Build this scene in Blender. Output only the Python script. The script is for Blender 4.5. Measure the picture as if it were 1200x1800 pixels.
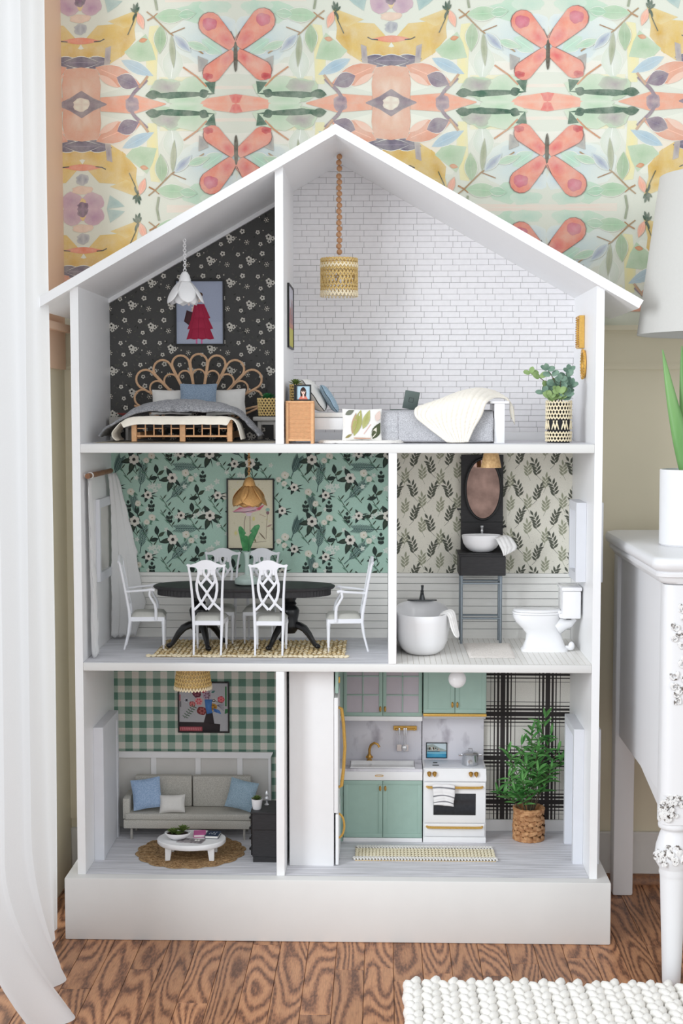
import bpy, bmesh, math, random
from mathutils import Vector, Matrix, noise as mnoise
for o in list(bpy.data.objects): bpy.data.objects.remove(o, do_unlink=True)
S = bpy.context.scene
COL = S.collection
PI = math.pi
random.seed(7)

# ------------------------------------------------------------------ camera
CAM = Vector((0.0927, -2.8804, 1.0966)); YAW, PIT, F = 0.0282, -0.0737, 2510.09
fw = Vector((-math.sin(YAW)*math.cos(PIT), math.cos(YAW)*math.cos(PIT), math.sin(PIT)))
cr = fw.cross(Vector((0, 0, 1))).normalized(); cu = cr.cross(fw)
cd = bpy.data.cameras.new('camera'); cam = bpy.data.objects.new('camera', cd); COL.objects.link(cam)
cd.sensor_fit = 'VERTICAL'; cd.sensor_height = 36; cd.lens = F/1800*36; cd.clip_start = .05
cam.matrix_world = Matrix(((cr.x, cu.x, -fw.x, CAM.x), (cr.y, cu.y, -fw.y, CAM.y), (cr.z, cu.z, -fw.z, CAM.z), (0, 0, 0, 1)))
S.camera = cam
def at(px, py, Y):
    "point of the plane y = Y seen at a pixel of the 1200x1800 photograph (used to take measurements)"
    d = fw + cr*((px-600)/F) - cu*((py-900)/F)
    return CAM + d*((Y-CAM.y)/d.y)

# ------------------------------------------------------------------ light
S.view_settings.view_transform = 'Standard'; S.view_settings.look = 'None'
S.view_settings.gamma = 1; S.view_settings.use_curve_mapping = False
S.view_settings.exposure = -0.37
W = bpy.data.worlds.new('room_daylight'); S.world = W; W.use_nodes = True
bg = W.node_tree.nodes['Background']; bg.inputs[0].default_value = (.93, .97, 1, 1); bg.inputs[1].default_value = 1.06
def area(name, loc, aim, sx, sy, power, col=(1, 1, 1)):
    l = bpy.data.lights.new(name, 'AREA'); l.shape = 'RECTANGLE'; l.size = sx; l.size_y = sy; l.energy = power; l.color = col
    o = bpy.data.objects.new(name, l); COL.objects.link(o); o.location = loc
    o.rotation_euler = (Vector(aim)-Vector(loc)).to_track_quat('-Z', 'Y').to_euler(); return o
area('window_daylight_left', (-2.10, -2.42, 1.62), (.2, .1, .80), 1.3, 1.7, 100, (.91, .955, 1))
area('window_daylight_front', (.3, -4.4, 2.0), (0, .1, .9), 2.4, 1.8, 16, (1, .985, .96))
area('fill_light_right', (2.3, -2.5, 1.6), (-.2, .1, .9), 1.2, 1.6, 17, (1, .985, .97))  # unseen fill light added to lift the left inner walls
area('window_daylight_curtain', (-1.5, -.5, 1.4), (-.3, -.45, 1.2), 1.0, 1.9, 6, (.95, .98, 1))

# ------------------------------------------------------------------ materials
def lin(c):
    return tuple(((v/255)/12.92 if v/255 <= .04045 else ((v/255+.055)/1.055)**2.4) for v in c)
MATS = {}
def mk(name, rgb, rough=.55, metal=0, var=.05, scale=60, bump=0, bscale=300, alpha=1, trans=0, rgb2=None, ratio=(.45, .6), stretch=None, spec=.5, ior=1.45, coat=0, sheen=0):
    m = bpy.data.materials.new(name); m.use_nodes = True; t = m.node_tree; N = t.nodes; L = t.links
    b = N['Principled BSDF']; b.inputs['Roughness'].default_value = rough; b.inputs['Metallic'].default_value = metal
    b.inputs['Specular IOR Level'].default_value = spec; b.inputs['IOR'].default_value = ior
    b.inputs['Coat Weight'].default_value = coat; b.inputs['Sheen Weight'].default_value = sheen
    b.inputs['Alpha'].default_value = alpha; b.inputs['Transmission Weight'].default_value = trans
    tc = N.new('ShaderNodeTexCoord'); mp = N.new('ShaderNodeMapping'); L.new(tc.outputs['Object'], mp.inputs[0])
    if stretch: mp.inputs['Scale'].default_value = stretch
    nz = N.new('ShaderNodeTexNoise'); nz.inputs['Scale'].default_value = scale; nz.inputs['Detail'].default_value = 4
    L.new(mp.outputs[0], nz.inputs['Vector'])
    c = lin(rgb); rp = N.new('ShaderNodeValToRGB')
    if rgb2 is None:
        rp.color_ramp.elements[0].position = .25; rp.color_ramp.elements[1].position = .75
        rp.color_ramp.elements[0].color = (*[max(0, v*(1-var)) for v in c], 1); rp.color_ramp.elements[1].color = (*[min(1, v*(1+var)) for v in c], 1)
    else:
        rp.color_ramp.elements[0].position, rp.color_ramp.elements[1].position = ratio
        rp.color_ramp.elements[0].color = (*c, 1); rp.color_ramp.elements[1].color = (*lin(rgb2), 1)
    L.new(nz.outputs['Fac'], rp.inputs[0]); L.new(rp.outputs[0], b.inputs['Base Color'])
    if bump:
        n2 = N.new('ShaderNodeTexNoise'); n2.inputs['Scale'].default_value = bscale; n2.inputs['Detail'].default_value = 3
        L.new(mp.outputs[0], n2.inputs['Vector'])
        bp = N.new('ShaderNodeBump'); bp.inputs['Strength'].default_value = bump; bp.inputs['Distance'].default_value = .002
        L.new(n2.outputs['Fac'], bp.inputs['Height']); L.new(bp.outputs[0], b.inputs['Normal'])
    MATS[name] = m; return m
def mk_print(name, rough=.8, grain=.10, gscale=500):
    "printed paper: flat ink colours from the face colour attribute, a little paper grain"
    m = bpy.data.materials.new(name); m.use_nodes = True; t = m.node_tree; N = t.nodes; L = t.links
    b = N['Principled BSDF']; b.inputs['Roughness'].default_value = rough; b.inputs['Specular IOR Level'].default_value = .25
    a = N.new('ShaderNodeAttribute'); a.attribute_name = 'ink'
    tc = N.new('ShaderNodeTexCoord'); nz = N.new('ShaderNodeTexNoise'); nz.inputs['Scale'].default_value = gscale; nz.inputs['Detail'].default_value = 5
    L.new(tc.outputs['Object'], nz.inputs['Vector'])
    rp = N.new('ShaderNodeValToRGB'); rp.color_ramp.elements[0].position = .3; rp.color_ramp.elements[1].position = .7
    rp.color_ramp.elements[0].color = (1-grain,)*3+(1,); rp.color_ramp.elements[1].color = (1, 1, 1, 1)
    L.new(nz.outputs['Fac'], rp.inputs[0])
    mx = N.new('ShaderNodeMix'); mx.data_type = 'RGBA'; mx.blend_type = 'MULTIPLY'; mx.inputs[0].default_value = 1
    L.new(a.outputs['Color'], mx.inputs[6]); L.new(rp.outputs[0], mx.inputs[7]); L.new(mx.outputs[2], b.inputs['Base Color'])
    MATS[name] = m; return m
def mk_wood(name, c1, c2, scale=(1, .08, 1), rings=60, dist=6, rough=.45, bump=.15, fine=900, axis='X', lo=.35, hi=.75, shade=.18):
    "wood: wave bands warped by noise, shifted and tinted per board"
    m = bpy.data.materials.new(name); m.use_nodes = True; t = m.node_tree; N = t.nodes; L = t.links
    b = N['Principled BSDF']; b.inputs['Roughness'].default_value = rough
    tc = N.new('ShaderNodeTexCoord'); oi = N.new('ShaderNodeObjectInfo')
    ad = N.new('ShaderNodeVectorMath'); ad.operation = 'MULTIPLY_ADD'
    cx = N.new('ShaderNodeCombineXYZ')
    for i in range(3): L.new(oi.outputs['Random'], cx.inputs[i])
    L.new(cx.outputs[0], ad.inputs[0]); ad.inputs[1].default_value = (7.3, 3.1, 5.7); L.new(tc.outputs['Object'], ad.inputs[2])
    mp = N.new('ShaderNodeMapping'); mp.inputs['Scale'].default_value = scale; L.new(ad.outputs[0], mp.inputs[0])
    wv = N.new('ShaderNodeTexWave'); wv.wave_type = 'BANDS'; wv.bands_direction = axis; wv.inputs['Scale'].default_value = rings
    wv.inputs['Distortion'].default_value = dist; wv.inputs['Detail'].default_value = 2.5; wv.inputs['Detail Scale'].default_value = .35
    L.new(mp.outputs[0], wv.inputs[0])
    rp = N.new('ShaderNodeValToRGB'); rp.color_ramp.elements[0].position = lo; rp.color_ramp.elements[1].position = hi
    rp.color_ramp.elements[0].color = (*lin(c1), 1); rp.color_ramp.elements[1].color = (*lin(c2), 1)
    L.new(wv.outputs['Fac'], rp.inputs[0])
    nz = N.new('ShaderNodeTexNoise'); nz.inputs['Scale'].default_value = fine; nz.inputs['Detail'].default_value = 3; L.new(mp.outputs[0], nz.inputs['Vector'])
    mr = N.new('ShaderNodeMapRange'); mr.inputs[1].default_value = .3; mr.inputs[2].default_value = .7; mr.inputs[3].default_value = .72; mr.inputs[4].default_value = 1.1
    L.new(nz.outputs['Fac'], mr.inputs[0])
    mr2 = N.new('ShaderNodeMapRange'); mr2.inputs[3].default_value = 1-shade; mr2.inputs[4].default_value = 1+shade; L.new(oi.outputs['Random'], mr2.inputs[0])
    ml = N.new('ShaderNodeMath'); ml.operation = 'MULTIPLY'; L.new(mr.outputs[0], ml.inputs[0]); L.new(mr2.outputs[0], ml.inputs[1])
    mx = N.new('ShaderNodeVectorMath'); mx.operation = 'SCALE'; L.new(rp.outputs[0], mx.inputs[0]); L.new(ml.outputs[0], mx.inputs['Scale'])
    L.new(mx.outputs[0], b.inputs['Base Color'])
    bp = N.new('ShaderNodeBump'); bp.inputs['Strength'].default_value = bump; bp.inputs['Distance'].default_value = .001
    L.new(wv.outputs['Fac'], bp.inputs['Height']); L.new(bp.outputs[0], b.inputs['Normal'])
    MATS[name] = m; return m

def mk_oak(name):
    "flat-sawn stained oak: growth rings as contour lines of stretched noise, straight pores, tint per board"
    m = bpy.data.materials.new(name); m.use_nodes = True; t = m.node_tree; N = t.nodes; L = t.links
    b = N['Principled BSDF']; b.inputs['Roughness'].default_value = .42
    tc = N.new('ShaderNodeTexCoord'); oi = N.new('ShaderNodeObjectInfo'); cx = N.new('ShaderNodeCombineXYZ')
    for i in range(3): L.new(oi.outputs['Random'], cx.inputs[i])
    ad = N.new('ShaderNodeVectorMath'); ad.operation = 'MULTIPLY_ADD'; L.new(cx.outputs[0], ad.inputs[0]); ad.inputs[1].default_value = (37, 13, 29); L.new(tc.outputs['Object'], ad.inputs[2])
    def noise(sc, scale, det, rough=.5):
        mp = N.new('ShaderNodeMapping'); mp.inputs['Scale'].default_value = sc; L.new(ad.outputs[0], mp.inputs[0])
        n = N.new('ShaderNodeTexNoise'); n.inputs['Scale'].default_value = scale; n.inputs['Detail'].default_value = det; n.inputs['Roughness'].default_value = rough; L.new(mp.outputs[0], n.inputs['Vector']); return n.outputs['Fac']
    def mth(op, a, v=None, w=None):
        q = N.new('ShaderNodeMath'); q.operation = op
        for i, x in enumerate((a, v, w)):
            if x is None: continue
            if isinstance(x, (int, float)): q.inputs[i].default_value = x
            else: L.new(x, q.inputs[i])
        return q.outputs[0]
    n1 = noise((1, .16, 1), 11, 1.5, .4); ring = mth('SINE', mth('MULTIPLY', n1, 105)); jag = noise((1, .25, 1), 260, 3)
    v = mth('ADD', mth('MULTIPLY', ring, .30), mth('MULTIPLY', jag, .9))
    rp = N.new('ShaderNodeValToRGB'); e = rp.color_ramp.elements; e[0].position = .20; e[0].color = (*lin((188, 136, 98)), 1); e[1].position = .80; e[1].color = (*lin((104, 66, 46)), 1)
    k = e.new(.5); k.color = (*lin((164, 113, 80)), 1); L.new(v, rp.inputs[0])
    pores = noise((1, .03, 1), 900, 2); mr = N.new('ShaderNodeMapRange'); mr.inputs[1].default_value = .35; mr.inputs[2].default_value = .6; mr.inputs[3].default_value = .78; mr.inputs[4].default_value = 1.04; L.new(pores, mr.inputs[0])
    m2 = N.new('ShaderNodeMapRange'); m2.inputs[3].default_value = .84; m2.inputs[4].default_value = 1.14; L.new(oi.outputs['Random'], m2.inputs[0])
    sc = N.new('ShaderNodeVectorMath'); sc.operation = 'SCALE'; L.new(rp.outputs[0], sc.inputs[0]); L.new(mth('MULTIPLY', mr.outputs[0], m2.outputs[0]), sc.inputs['Scale']); L.new(sc.outputs[0], b.inputs['Base Color'])
    bp = N.new('ShaderNodeBump'); bp.inputs['Strength'].default_value = .12; bp.inputs['Distance'].default_value = .001; bp.invert = True; L.new(v, bp.inputs['Height']); L.new(bp.outputs[0], b.inputs['Normal'])
    MATS[name] = m; return m
mk('white_paint_dimmed', (224, 223, 221), .45, var=.015, scale=20, bump=.06, bscale=120)  # house paint darkened for shelves and plinth, to hold back the front light
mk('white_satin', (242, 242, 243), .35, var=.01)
mk('white_plastic', (240, 241, 246), .35, var=.01)
mk('white_ceramic', (244, 244, 246), .12, var=.005)
mk('sheet_grey', (216, 214, 210), .6, var=.03, scale=40)
mk('grey_paint', (222, 224, 230), .5, var=.02, scale=30)
mk('shiplap', (247, 246, 242), .6, var=.03, scale=30, stretch=(1, 1, 6))
mk('brick_white', (238, 236, 238), .75, var=.03, scale=90, bump=.25, bscale=220)
mk('brick_joint', (150, 146, 147), .85, var=.06, scale=90)
mk('wall_beige', (222, 213, 189), .6, var=.02, scale=8)
mk('wall_warm_bounce', (226, 192, 166), .6, var=.02, scale=8)  # warm bounced light on the left wall and rail, put into the colour
mk('tile_white', (242, 240, 236), .35, var=.03, scale=60)
mk('grout', (196, 190, 180), .8)
mk('black_wood', (44, 43, 45), .5, var=.25, scale=70, stretch=(1, 1, 6), bump=.1, bscale=200)
mk('black_lacquer', (26, 26, 28), .28, var=.1, scale=50, bump=.08, bscale=150)
mk('black_frame', (14, 14, 16), .4)
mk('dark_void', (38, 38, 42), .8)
mk('gold', (240, 192, 104), .28, 1, var=.06, scale=200)
mk('gold_paint', (222, 178, 94), .35, .55, var=.1, scale=300, bump=.15, bscale=900)
mk('gold_dark', (190, 146, 92), .38, .65, var=.2, scale=500, bump=.5, bscale=900)
mk('brass_old', (196, 150, 76), .3, .6, var=.15, scale=300)
mk('steel', (204, 206, 210), .14, .85, var=.03)
mk('chrome', (226, 227, 230), .18, .55, var=.01)
mk('zinc', (150, 160, 168), .38, .65, var=.06, scale=200)
mk('gunmetal', (82, 84, 86), .35, .8)
mk('mirror_room_tint', (150, 122, 112), .05, 1, var=.5, scale=26)  # pinkish and dark room reflections put into the mirror's own colour
mk('mirror_silver', (228, 226, 220), .03, 1, var=.01)
mk('mint', (160, 187, 176), .45, var=.03, scale=60, bump=.05, bscale=400)
mk('marble', (224, 223, 230), .3, rgb2=(168, 164, 174), ratio=(.56, .74), scale=26, stretch=(1, 1, .6))
mk('oven_glass', (44, 45, 49), .18, var=.2, scale=160)
mk('glass_tint', (218, 211, 219), .12, trans=.3, alpha=1, ior=1.15, var=.03)
mk('frost_glass', (220, 236, 230), .15, trans=.42, ior=1.12, var=.02)
mk('globe_glass', (246, 246, 248), .2, var=.01)
mk('cane', (222, 172, 126), .5, var=.10, scale=160, bump=.15, bscale=500)
mk('rattan', (220, 178, 140), .45, var=.12, scale=150)
mk('bead_wood', (196, 150, 112), .5, rgb2=(168, 118, 80), ratio=(.4, .7), scale=180)
mk('rod_wood', (150, 104, 70), .45, rgb2=(112, 78, 58), ratio=(.35, .7), scale=120)
mk('raffia', (226, 200, 140), .7, rgb2=(198, 164, 98), ratio=(.35, .65), scale=420)
mk('raffia_pale', (246, 236, 210), .7, rgb2=(232, 214, 176), ratio=(.35, .65), scale=420)
mk('jute', (230, 208, 162), .85, rgb2=(196, 168, 118), ratio=(.35, .65), scale=500)
mk('jute_dark', (204, 178, 130), .9, rgb2=(176, 148, 102), ratio=(.35, .65), scale=400)
mk('doily', (206, 172, 128), .85, rgb2=(138, 104, 66), ratio=(.32, .66), scale=260, bump=.9, bscale=700)
mk('basket_hyacinth', (206, 158, 112), .6, rgb2=(150, 100, 62), ratio=(.35, .68), scale=110, bump=.3, bscale=300)
mk('soil', (50, 38, 28), .9, var=.3, scale=300)
mk('rug_cream', (246, 239, 216), .85, rgb2=(226, 215, 182), ratio=(.35, .65), scale=400)
mk('brass_matte', (212, 178, 128), .5, .15, rgb2=(186, 148, 100), ratio=(.35, .65), scale=200)
mk('cream_cloth', (243, 235, 220), .9, var=.03, scale=120, bump=.35, bscale=420, sheen=.2)
mk('cream_knit', (246, 240, 228), .9, var=.04, scale=200, bump=.3, bscale=500, sheen=.2)
mk('grey_knit', (132, 133, 137), .9, rgb2=(172, 172, 176), ratio=(.4, .62), scale=300, bump=.6, bscale=520, sheen=.1)
mk('heather_grey', (168, 168, 173), .9, rgb2=(204, 204, 208), ratio=(.4, .62), scale=620, bump=.3, bscale=700)
mk('linen_white', (232, 230, 226), .85, var=.03, scale=150, bump=.2, bscale=600)
mk('white_fluff', (244, 241, 236), .95, var=.03, scale=200, bump=.7, bscale=380, sheen=.3)
mk('blue_grey_cloth', (132, 152, 174), .85, rgb2=(156, 174, 194), ratio=(.4, .6), scale=500, bump=.3, bscale=800)
mk('blue_cloth', (148, 176, 212), .85, rgb2=(172, 196, 226), ratio=(.4, .6), scale=400, bump=.3, bscale=800)
mk('denim_blue', (142, 168, 186), .85, rgb2=(166, 190, 206), ratio=(.4, .6), scale=500, bump=.3, bscale=800)
mk('sofa_grey', (186, 183, 175), .9, rgb2=(208, 205, 197), ratio=(.4, .6), scale=600, bump=.2, bscale=900)
mk('seat_cloth', (196, 195, 188), .8, var=.03, scale=200)
mk('bath_mat', (236, 230, 224), .95, var=.04, scale=260, bump=.6, bscale=520)
mk('towel_white', (244, 242, 240), .95, var=.02, scale=200, bump=.5, bscale=560)
mk('lace', (238, 237, 236), .9, var=.03, scale=200, bump=.4, bscale=600)
mk('beige_rug', (188, 180, 164), .95, var=.08, scale=250, bump=.6, bscale=500)
mk('tealish_laptop', (92, 104, 100), .4, .2, var=.04)
mk('leaf_green', (62, 122, 54), .5, rgb2=(96, 156, 78), ratio=(.35, .7), scale=60)
mk('leaf_deep', (46, 112, 66), .4, rgb2=(66, 136, 82), ratio=(.4, .65), scale=90)
mk('leaf_euca', (98, 128, 112), .65, rgb2=(134, 160, 140), ratio=(.35, .68), scale=70)
mk('leaf_lime', (130, 158, 100), .6, rgb2=(150, 176, 116), ratio=(.35, .68), scale=70)
mk('leaf_bamboo', (58, 122, 56), .45, rgb2=(120, 178, 102), ratio=(.35, .7), scale=40)
mk('succulent', (84, 104, 56), .5, rgb2=(120, 140, 72), ratio=(.35, .7), scale=160)
mk('stem_brown', (92, 84, 66), .7)
mk('aloe', (98, 148, 82), .4, rgb2=(134, 176, 112), ratio=(.35, .75), scale=24, stretch=(1, 1, .15))
mk('pink_book', (206, 96, 160), .5); mk('navy_book', (44, 58, 82), .5); mk('magazine', (160, 154, 156), .5, rgb2=(110, 104, 108), ratio=(.45, .6), scale=120)
mk('page_white', (240, 238, 234), .7); mk('coral_red', (196, 100, 96), .6)
mk('brown_floor', (112, 78, 56), .5, var=.2, scale=60, stretch=(.1, 1, 1))
mk('rug_wool', (243, 240, 234), .95, var=.03, scale=60, bump=.5, bscale=420, sheen=.3)
mk('dresser_white', (230, 230, 232), .38, var=.01, scale=14, bump=.05, bscale=60)
mk('carved_white', (232, 231, 230), .5, rgb2=(104, 96, 90), ratio=(.52, .62), scale=150)
mk('lampshade', (202, 201, 197), .8, var=.015, scale=200, bump=.1, bscale=900)
mk('pot_white', (230, 230, 232), .4, var=.01)
mk('stool_grey', (178, 174, 168), .6, var=.08, scale=120)
mk('satin_pillow', (236, 234, 230), .75, var=.03, scale=80, bump=.15, bscale=300)
mk_print('paper'); mk_print('wall_paper', .7, .07, 900)
def wash(m, paper, scale, k):
    "watercolour wash: the ink thins out to the paper in soft blotches"
    t = m.node_tree; N = t.nodes; L = t.links; a = next(n for n in N if n.type == 'ATTRIBUTE'); tc = next(n for n in N if n.type == 'TEX_COORD')
    nz = N.new('ShaderNodeTexNoise'); nz.inputs['Scale'].default_value = scale; nz.inputs['Detail'].default_value = 5; nz.inputs['Roughness'].default_value = .62; L.new(tc.outputs['Object'], nz.inputs['Vector'])
    mr = N.new('ShaderNodeMapRange'); mr.inputs[1].default_value = .35; mr.inputs[2].default_value = .68; mr.inputs[3].default_value = .04; mr.inputs[4].default_value = k; L.new(nz.outputs['Fac'], mr.inputs[0])
    mx = N.new('ShaderNodeMix'); mx.data_type = 'RGBA'; L.new(mr.outputs[0], mx.inputs[0]); tgt = [l.to_socket for l in a.outputs['Color'].links]
    L.new(a.outputs['Color'], mx.inputs[6]); mx.inputs[7].default_value = (*lin(paper), 1)
    for q in tgt: L.new(mx.outputs[2], q)
wash(MATS['wall_paper'], (228, 226, 212), 34, .32)
mk_oak('oak_floor')
mk_wood('grey_plank', (206, 205, 210), (234, 234, 240), (.05, 1, 1), 40, 3, .6, .05, 200, 'Y', .1, .5, .02)

# sheer curtain: woven white cloth, part of the light passes through
def mk_sheer(name, rgb, k):
    m = bpy.data.materials.new(name); m.use_nodes = True; t = m.node_tree; N = t.nodes; L = t.links
    o = N['Material Output']; b = N['Principled BSDF']; b.inputs['Roughness'].default_value = .9
    tr = N.new('ShaderNodeBsdfTranslucent'); mx = N.new('ShaderNodeMixShader'); mx.inputs[0].default_value = k
    tc = N.new('ShaderNodeTexCoord'); nz = N.new('ShaderNodeTexNoise'); nz.inputs['Scale'].default_value = 500; L.new(tc.outputs['Object'], nz.inputs['Vector'])
    rp = N.new('ShaderNodeValToRGB'); rp.color_ramp.elements[0].color = (*[v*.95 for v in lin(rgb)], 1); rp.color_ramp.elements[1].color = (*lin(rgb), 1)
    L.new(nz.outputs['Fac'], rp.inputs[0]); L.new(rp.outputs[0], b.inputs['Base Color']); L.new(rp.outputs[0], tr.inputs[0])
    L.new(b.outputs[0], mx.inputs[1]); L.new(tr.outputs[0], mx.inputs[2]); L.new(mx.outputs[0], o.inputs[0]); MATS[name] = m
mk_sheer('curtain_sheer', (240, 240, 241), .38); mk_sheer('lace_sheer', (250, 250, 250), .3)

# ------------------------------------------------------------------ mesh helpers
class MB:
    "collects shapes and links them as ONE mesh object"
    def __init__(s): s.v = []; s.f = []
    def add(s, vs, fs):
        n = len(s.v); s.v += [tuple(p) for p in vs]; s.f += [tuple(i+n for i in q) for q in fs]; return s
    def bx(s, x0, x1, y0, y1, z0, z1, bev=0, seg=1):
        if bev <= 0:
            return s.add([(x0,y0,z0),(x1,y0,z0),(x1,y1,z0),(x0,y1,z0),(x0,y0,z1),(x1,y0,z1),(x1,y1,z1),(x0,y1,z1)],
                         [(0,3,2,1),(4,5,6,7),(0,1,5,4),(1,2,6,5),(2,3,7,6),(3,0,4,7)])
        bm = bmesh.new(); bmesh.ops.create_cube(bm, size=1)
        bmesh.ops.scale(bm, vec=(x1-x0, y1-y0, z1-z0), verts=bm.verts); bmesh.ops.translate(bm, vec=((x0+x1)/2, (y0+y1)/2, (z0+z1)/2), verts=bm.verts)
        bmesh.ops.bevel(bm, geom=bm.edges[:], offset=min(bev, .49*min(x1-x0, y1-y0, z1-z0)), segments=seg, profile=.5, affect='EDGES')
        bm.verts.index_update(); s.add([v.co[:] for v in bm.verts], [[v.index for v in f.verts] for f in bm.faces]); bm.free(); return s
    def prism(s, pts, axis, a, b):
        "outline extruded along an axis: pts are the other two coordinates in xyz order"
        def P(u, v, w): return {'x': (w, u, v), 'y': (u, w, v), 'z': (u, v, w)}[axis]
        n = len(pts); vs = [P(u, v, a) for u, v in pts]+[P(u, v, b) for u, v in pts]
        return s.add(vs, [tuple(range(n))[::-1], tuple(range(n, 2*n))]+[(i, (i+1) % n, n+(i+1) % n, n+i) for i in range(n)])
    def lathe(s, prof, c=(0, 0, 0), n=24, sx=1, sy=1, caps=True):
        vs = []; fs = []
        for r, z in prof:
            for k in range(n): a = 2*PI*k/n; vs.append((c[0]+r*sx*math.cos(a), c[1]+r*sy*math.sin(a), c[2]+z))
        for i in range(len(prof)-1):
            for k in range(n): fs.append((i*n+k, i*n+(k+1) % n, (i+1)*n+(k+1) % n, (i+1)*n+k))
        if caps:
            fs.append(tuple(range(n))[::-1]); fs.append(tuple(range((len(prof)-1)*n, len(prof)*n)))
        return s.add(vs, fs)
    def tube(s, pts, r, n=8, closed=False, flat=None, up=(0, 0, 1)):
        "tube along points; r a number or a list; flat = (across, along-up) scale of the section"
        P = [Vector(p) for p in pts]; m = len(P); vs = []; fs = []; R = r if isinstance(r, (list, tuple)) else [r]*m; up = Vector(up)
        px = None
        for i in range(m):
            a = P[(i-1) % m] if (closed or i) else P[0]; b = P[(i+1) % m] if (closed or i < m-1) else P[-1]
            d = (b-a).normalized() if (b-a).length > 1e-9 else Vector((0, 0, 1))
            if flat or px is None:
                x = d.cross(up)
                if x.length < 1e-4: x = d.cross(Vector((0, 1, 0)) if abs(d.y) < .9 else Vector((1, 0, 0)))
            else: x = px-d*px.dot(d)
            x.normalize(); px = x; y = x.cross(d).normalized()
            fx, fy = flat or (1, 1)
            for k in range(n): q = 2*PI*(k+.5)/n; vs.append(P[i]+x*(R[i]*fx*math.cos(q))+y*(R[i]*fy*math.sin(q)))
        for i in range(m if closed else m-1):
            j = (i+1) % m
            for k in range(n): fs.append((i*n+k, j*n+k, j*n+(k+1) % n, i*n+(k+1) % n))
        if not closed: fs.append(tuple(range(n))); fs.append(tuple(range((m-1)*n, m*n))[::-1])
        return s.add(vs, fs)
    def cyl(s, a, b, r0, r1=None, n=16): return s.tube([a, b], [r0, r0 if r1 is None else r1], n)
    def ell(s, c, r, n=12, m=8, rot=None):
        vs = []; fs = []; c = Vector(c); rx, ry, rz = (r, r, r) if not isinstance(r, (tuple, list)) else r
        for i in range(m+1):
            t = PI*i/m
            for k in range(n):
                a = 2*PI*k/n; p = Vector((rx*math.sin(t)*math.cos(a), ry*math.sin(t)*math.sin(a), rz*math.cos(t)))
                if rot: p = rot @ p
                vs.append(c+p)
        for i in range(m):
            for k in range(n):
                q = (i*n+k, (i+1)*n+k, (i+1)*n+(k+1) % n, i*n+(k+1) % n)
                fs.append(q[:3] if i == m-1 else ((q[0], q[1], q[2]) if i == 0 else q))
        return s.add(vs, fs)
    def grid(s, fn, nu, nv, cu=False, thick=0):
        base = len(s.v); vs = [fn(i/(nu if cu else nu-1), j/(nv-1)) for j in range(nv) for i in range(nu)]
        fs = [(j*nu+i, j*nu+(i+1) % nu, (j+1)*nu+(i+1) % nu, (j+1)*nu+i) for j in range(nv-1) for i in range(nu if cu else nu-1)]
        return s.add(vs, fs)
    def leaf(s, p, d, up, ln, w, droop=0, fold=.15, n=5, shape=1.0, tip=.0, rnd=False):
        p = Vector(p); d = Vector(d).normalized(); up = Vector(up); x = d.cross(up)
        if x.length < 1e-4: x = d.cross(Vector((1, 0, .3)))
        x.normalize(); u = x.cross(d).normalized(); vs = []
        for i in range(n+1):
            t = i/n; wd = w*.5*max(.03, math.sqrt(max(0, 1-(2*t-1)**2))) if rnd else w*(math.sin(PI*min(1, max(.02, t**shape)*(1-tip)+.01)))**.8*.5
            c = p+d*(ln*t)-u*(droop*ln*t*t)
            vs += [c-x*wd+u*(fold*wd), c, c+x*wd+u*(fold*wd)]
        fs = []
        for i in range(n): a = i*3; fs += [(a, a+1, a+4, a+3), (a+1, a+2, a+5, a+4)]
        return s.add(vs, fs)
    def cushion(s, c, ax, ay, az, hw, hh, th, n=11, p=2.2, pinch=.10):
        "pillow: ax/ay in-plane unit vectors, az normal"
        c, ax, ay, az = map(Vector, (c, ax, ay, az))
        for sg in (1, -1):
            def fn(u, v):
                U, V = 2*u-1, 2*v-1; k = (1-abs(U)**p)**.5*(1-abs(V)**p)**.5
                return c+ax*(hw*U*(1-pinch*(1-V*V)*0-pinch*(1-abs(V))*abs(U)**3*.6))+ay*(hh*V*(1-pinch*(1-abs(U))*abs(V)**3*.6))+az*(sg*th*(k*.94+.06)+.0006*math.sin(23*U+7*V))
            s.grid(fn, n, n)
        return s
    def build(s, name, mat, parent=None, label=None, smooth=38, stuff=False, loc=None):
        me = bpy.data.meshes.new(name); me.from_pydata(s.v, [], s.f); me.update()
        if smooth:
            me.polygons.foreach_set('use_smooth', [True]*len(me.polygons)); me.set_sharp_from_angle(angle=math.radians(smooth))
        return link(name, me, mat, parent, label, stuff, loc)
def link(name, me, mat, parent=None, label=None, stuff=False, loc=None):
    if mat is not None and not me.materials: me.materials.append(MATS[mat] if isinstance(mat, str) else mat)
    o = bpy.data.objects.new(name, me); COL.objects.link(o)
    if parent: o.parent = parent
    if label: o['label'] = label
    if stuff: o['kind'] = 'stuff'
    if loc: o.location = loc
    return o
def recalc(o):
    bm = bmesh.new(); bm.from_mesh(o.data); bmesh.ops.recalc_face_normals(bm, faces=bm.faces); bm.to_mesh(o.data); bm.free()
def tag(o, label, cat, group=None):
    o['label'] = label; o['category'] = cat
    if group: o['group'] = group
    return o
def thing(name, label, cat, loc=(0, 0, 0), rz=0, group=None):
    o = bpy.data.objects.new(name, None); COL.objects.link(o); o.empty_display_size = .02
    o.location = loc; o.rotation_euler = (0, 0, rz); return tag(o, label, cat, group)
def struct(o): o['kind'] = 'structure'; return o
def copy_tree(o, parent=None):
    c = o.copy(); COL.objects.link(c); c.parent = parent
    for ch in list(o.children): copy_tree(ch, c)
    return c
def rotm(d, up=(0, 0, 1)):
    "rotation whose Z axis is d"
    return Vector(d).to_track_quat('Z', 'Y').to_matrix()

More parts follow.
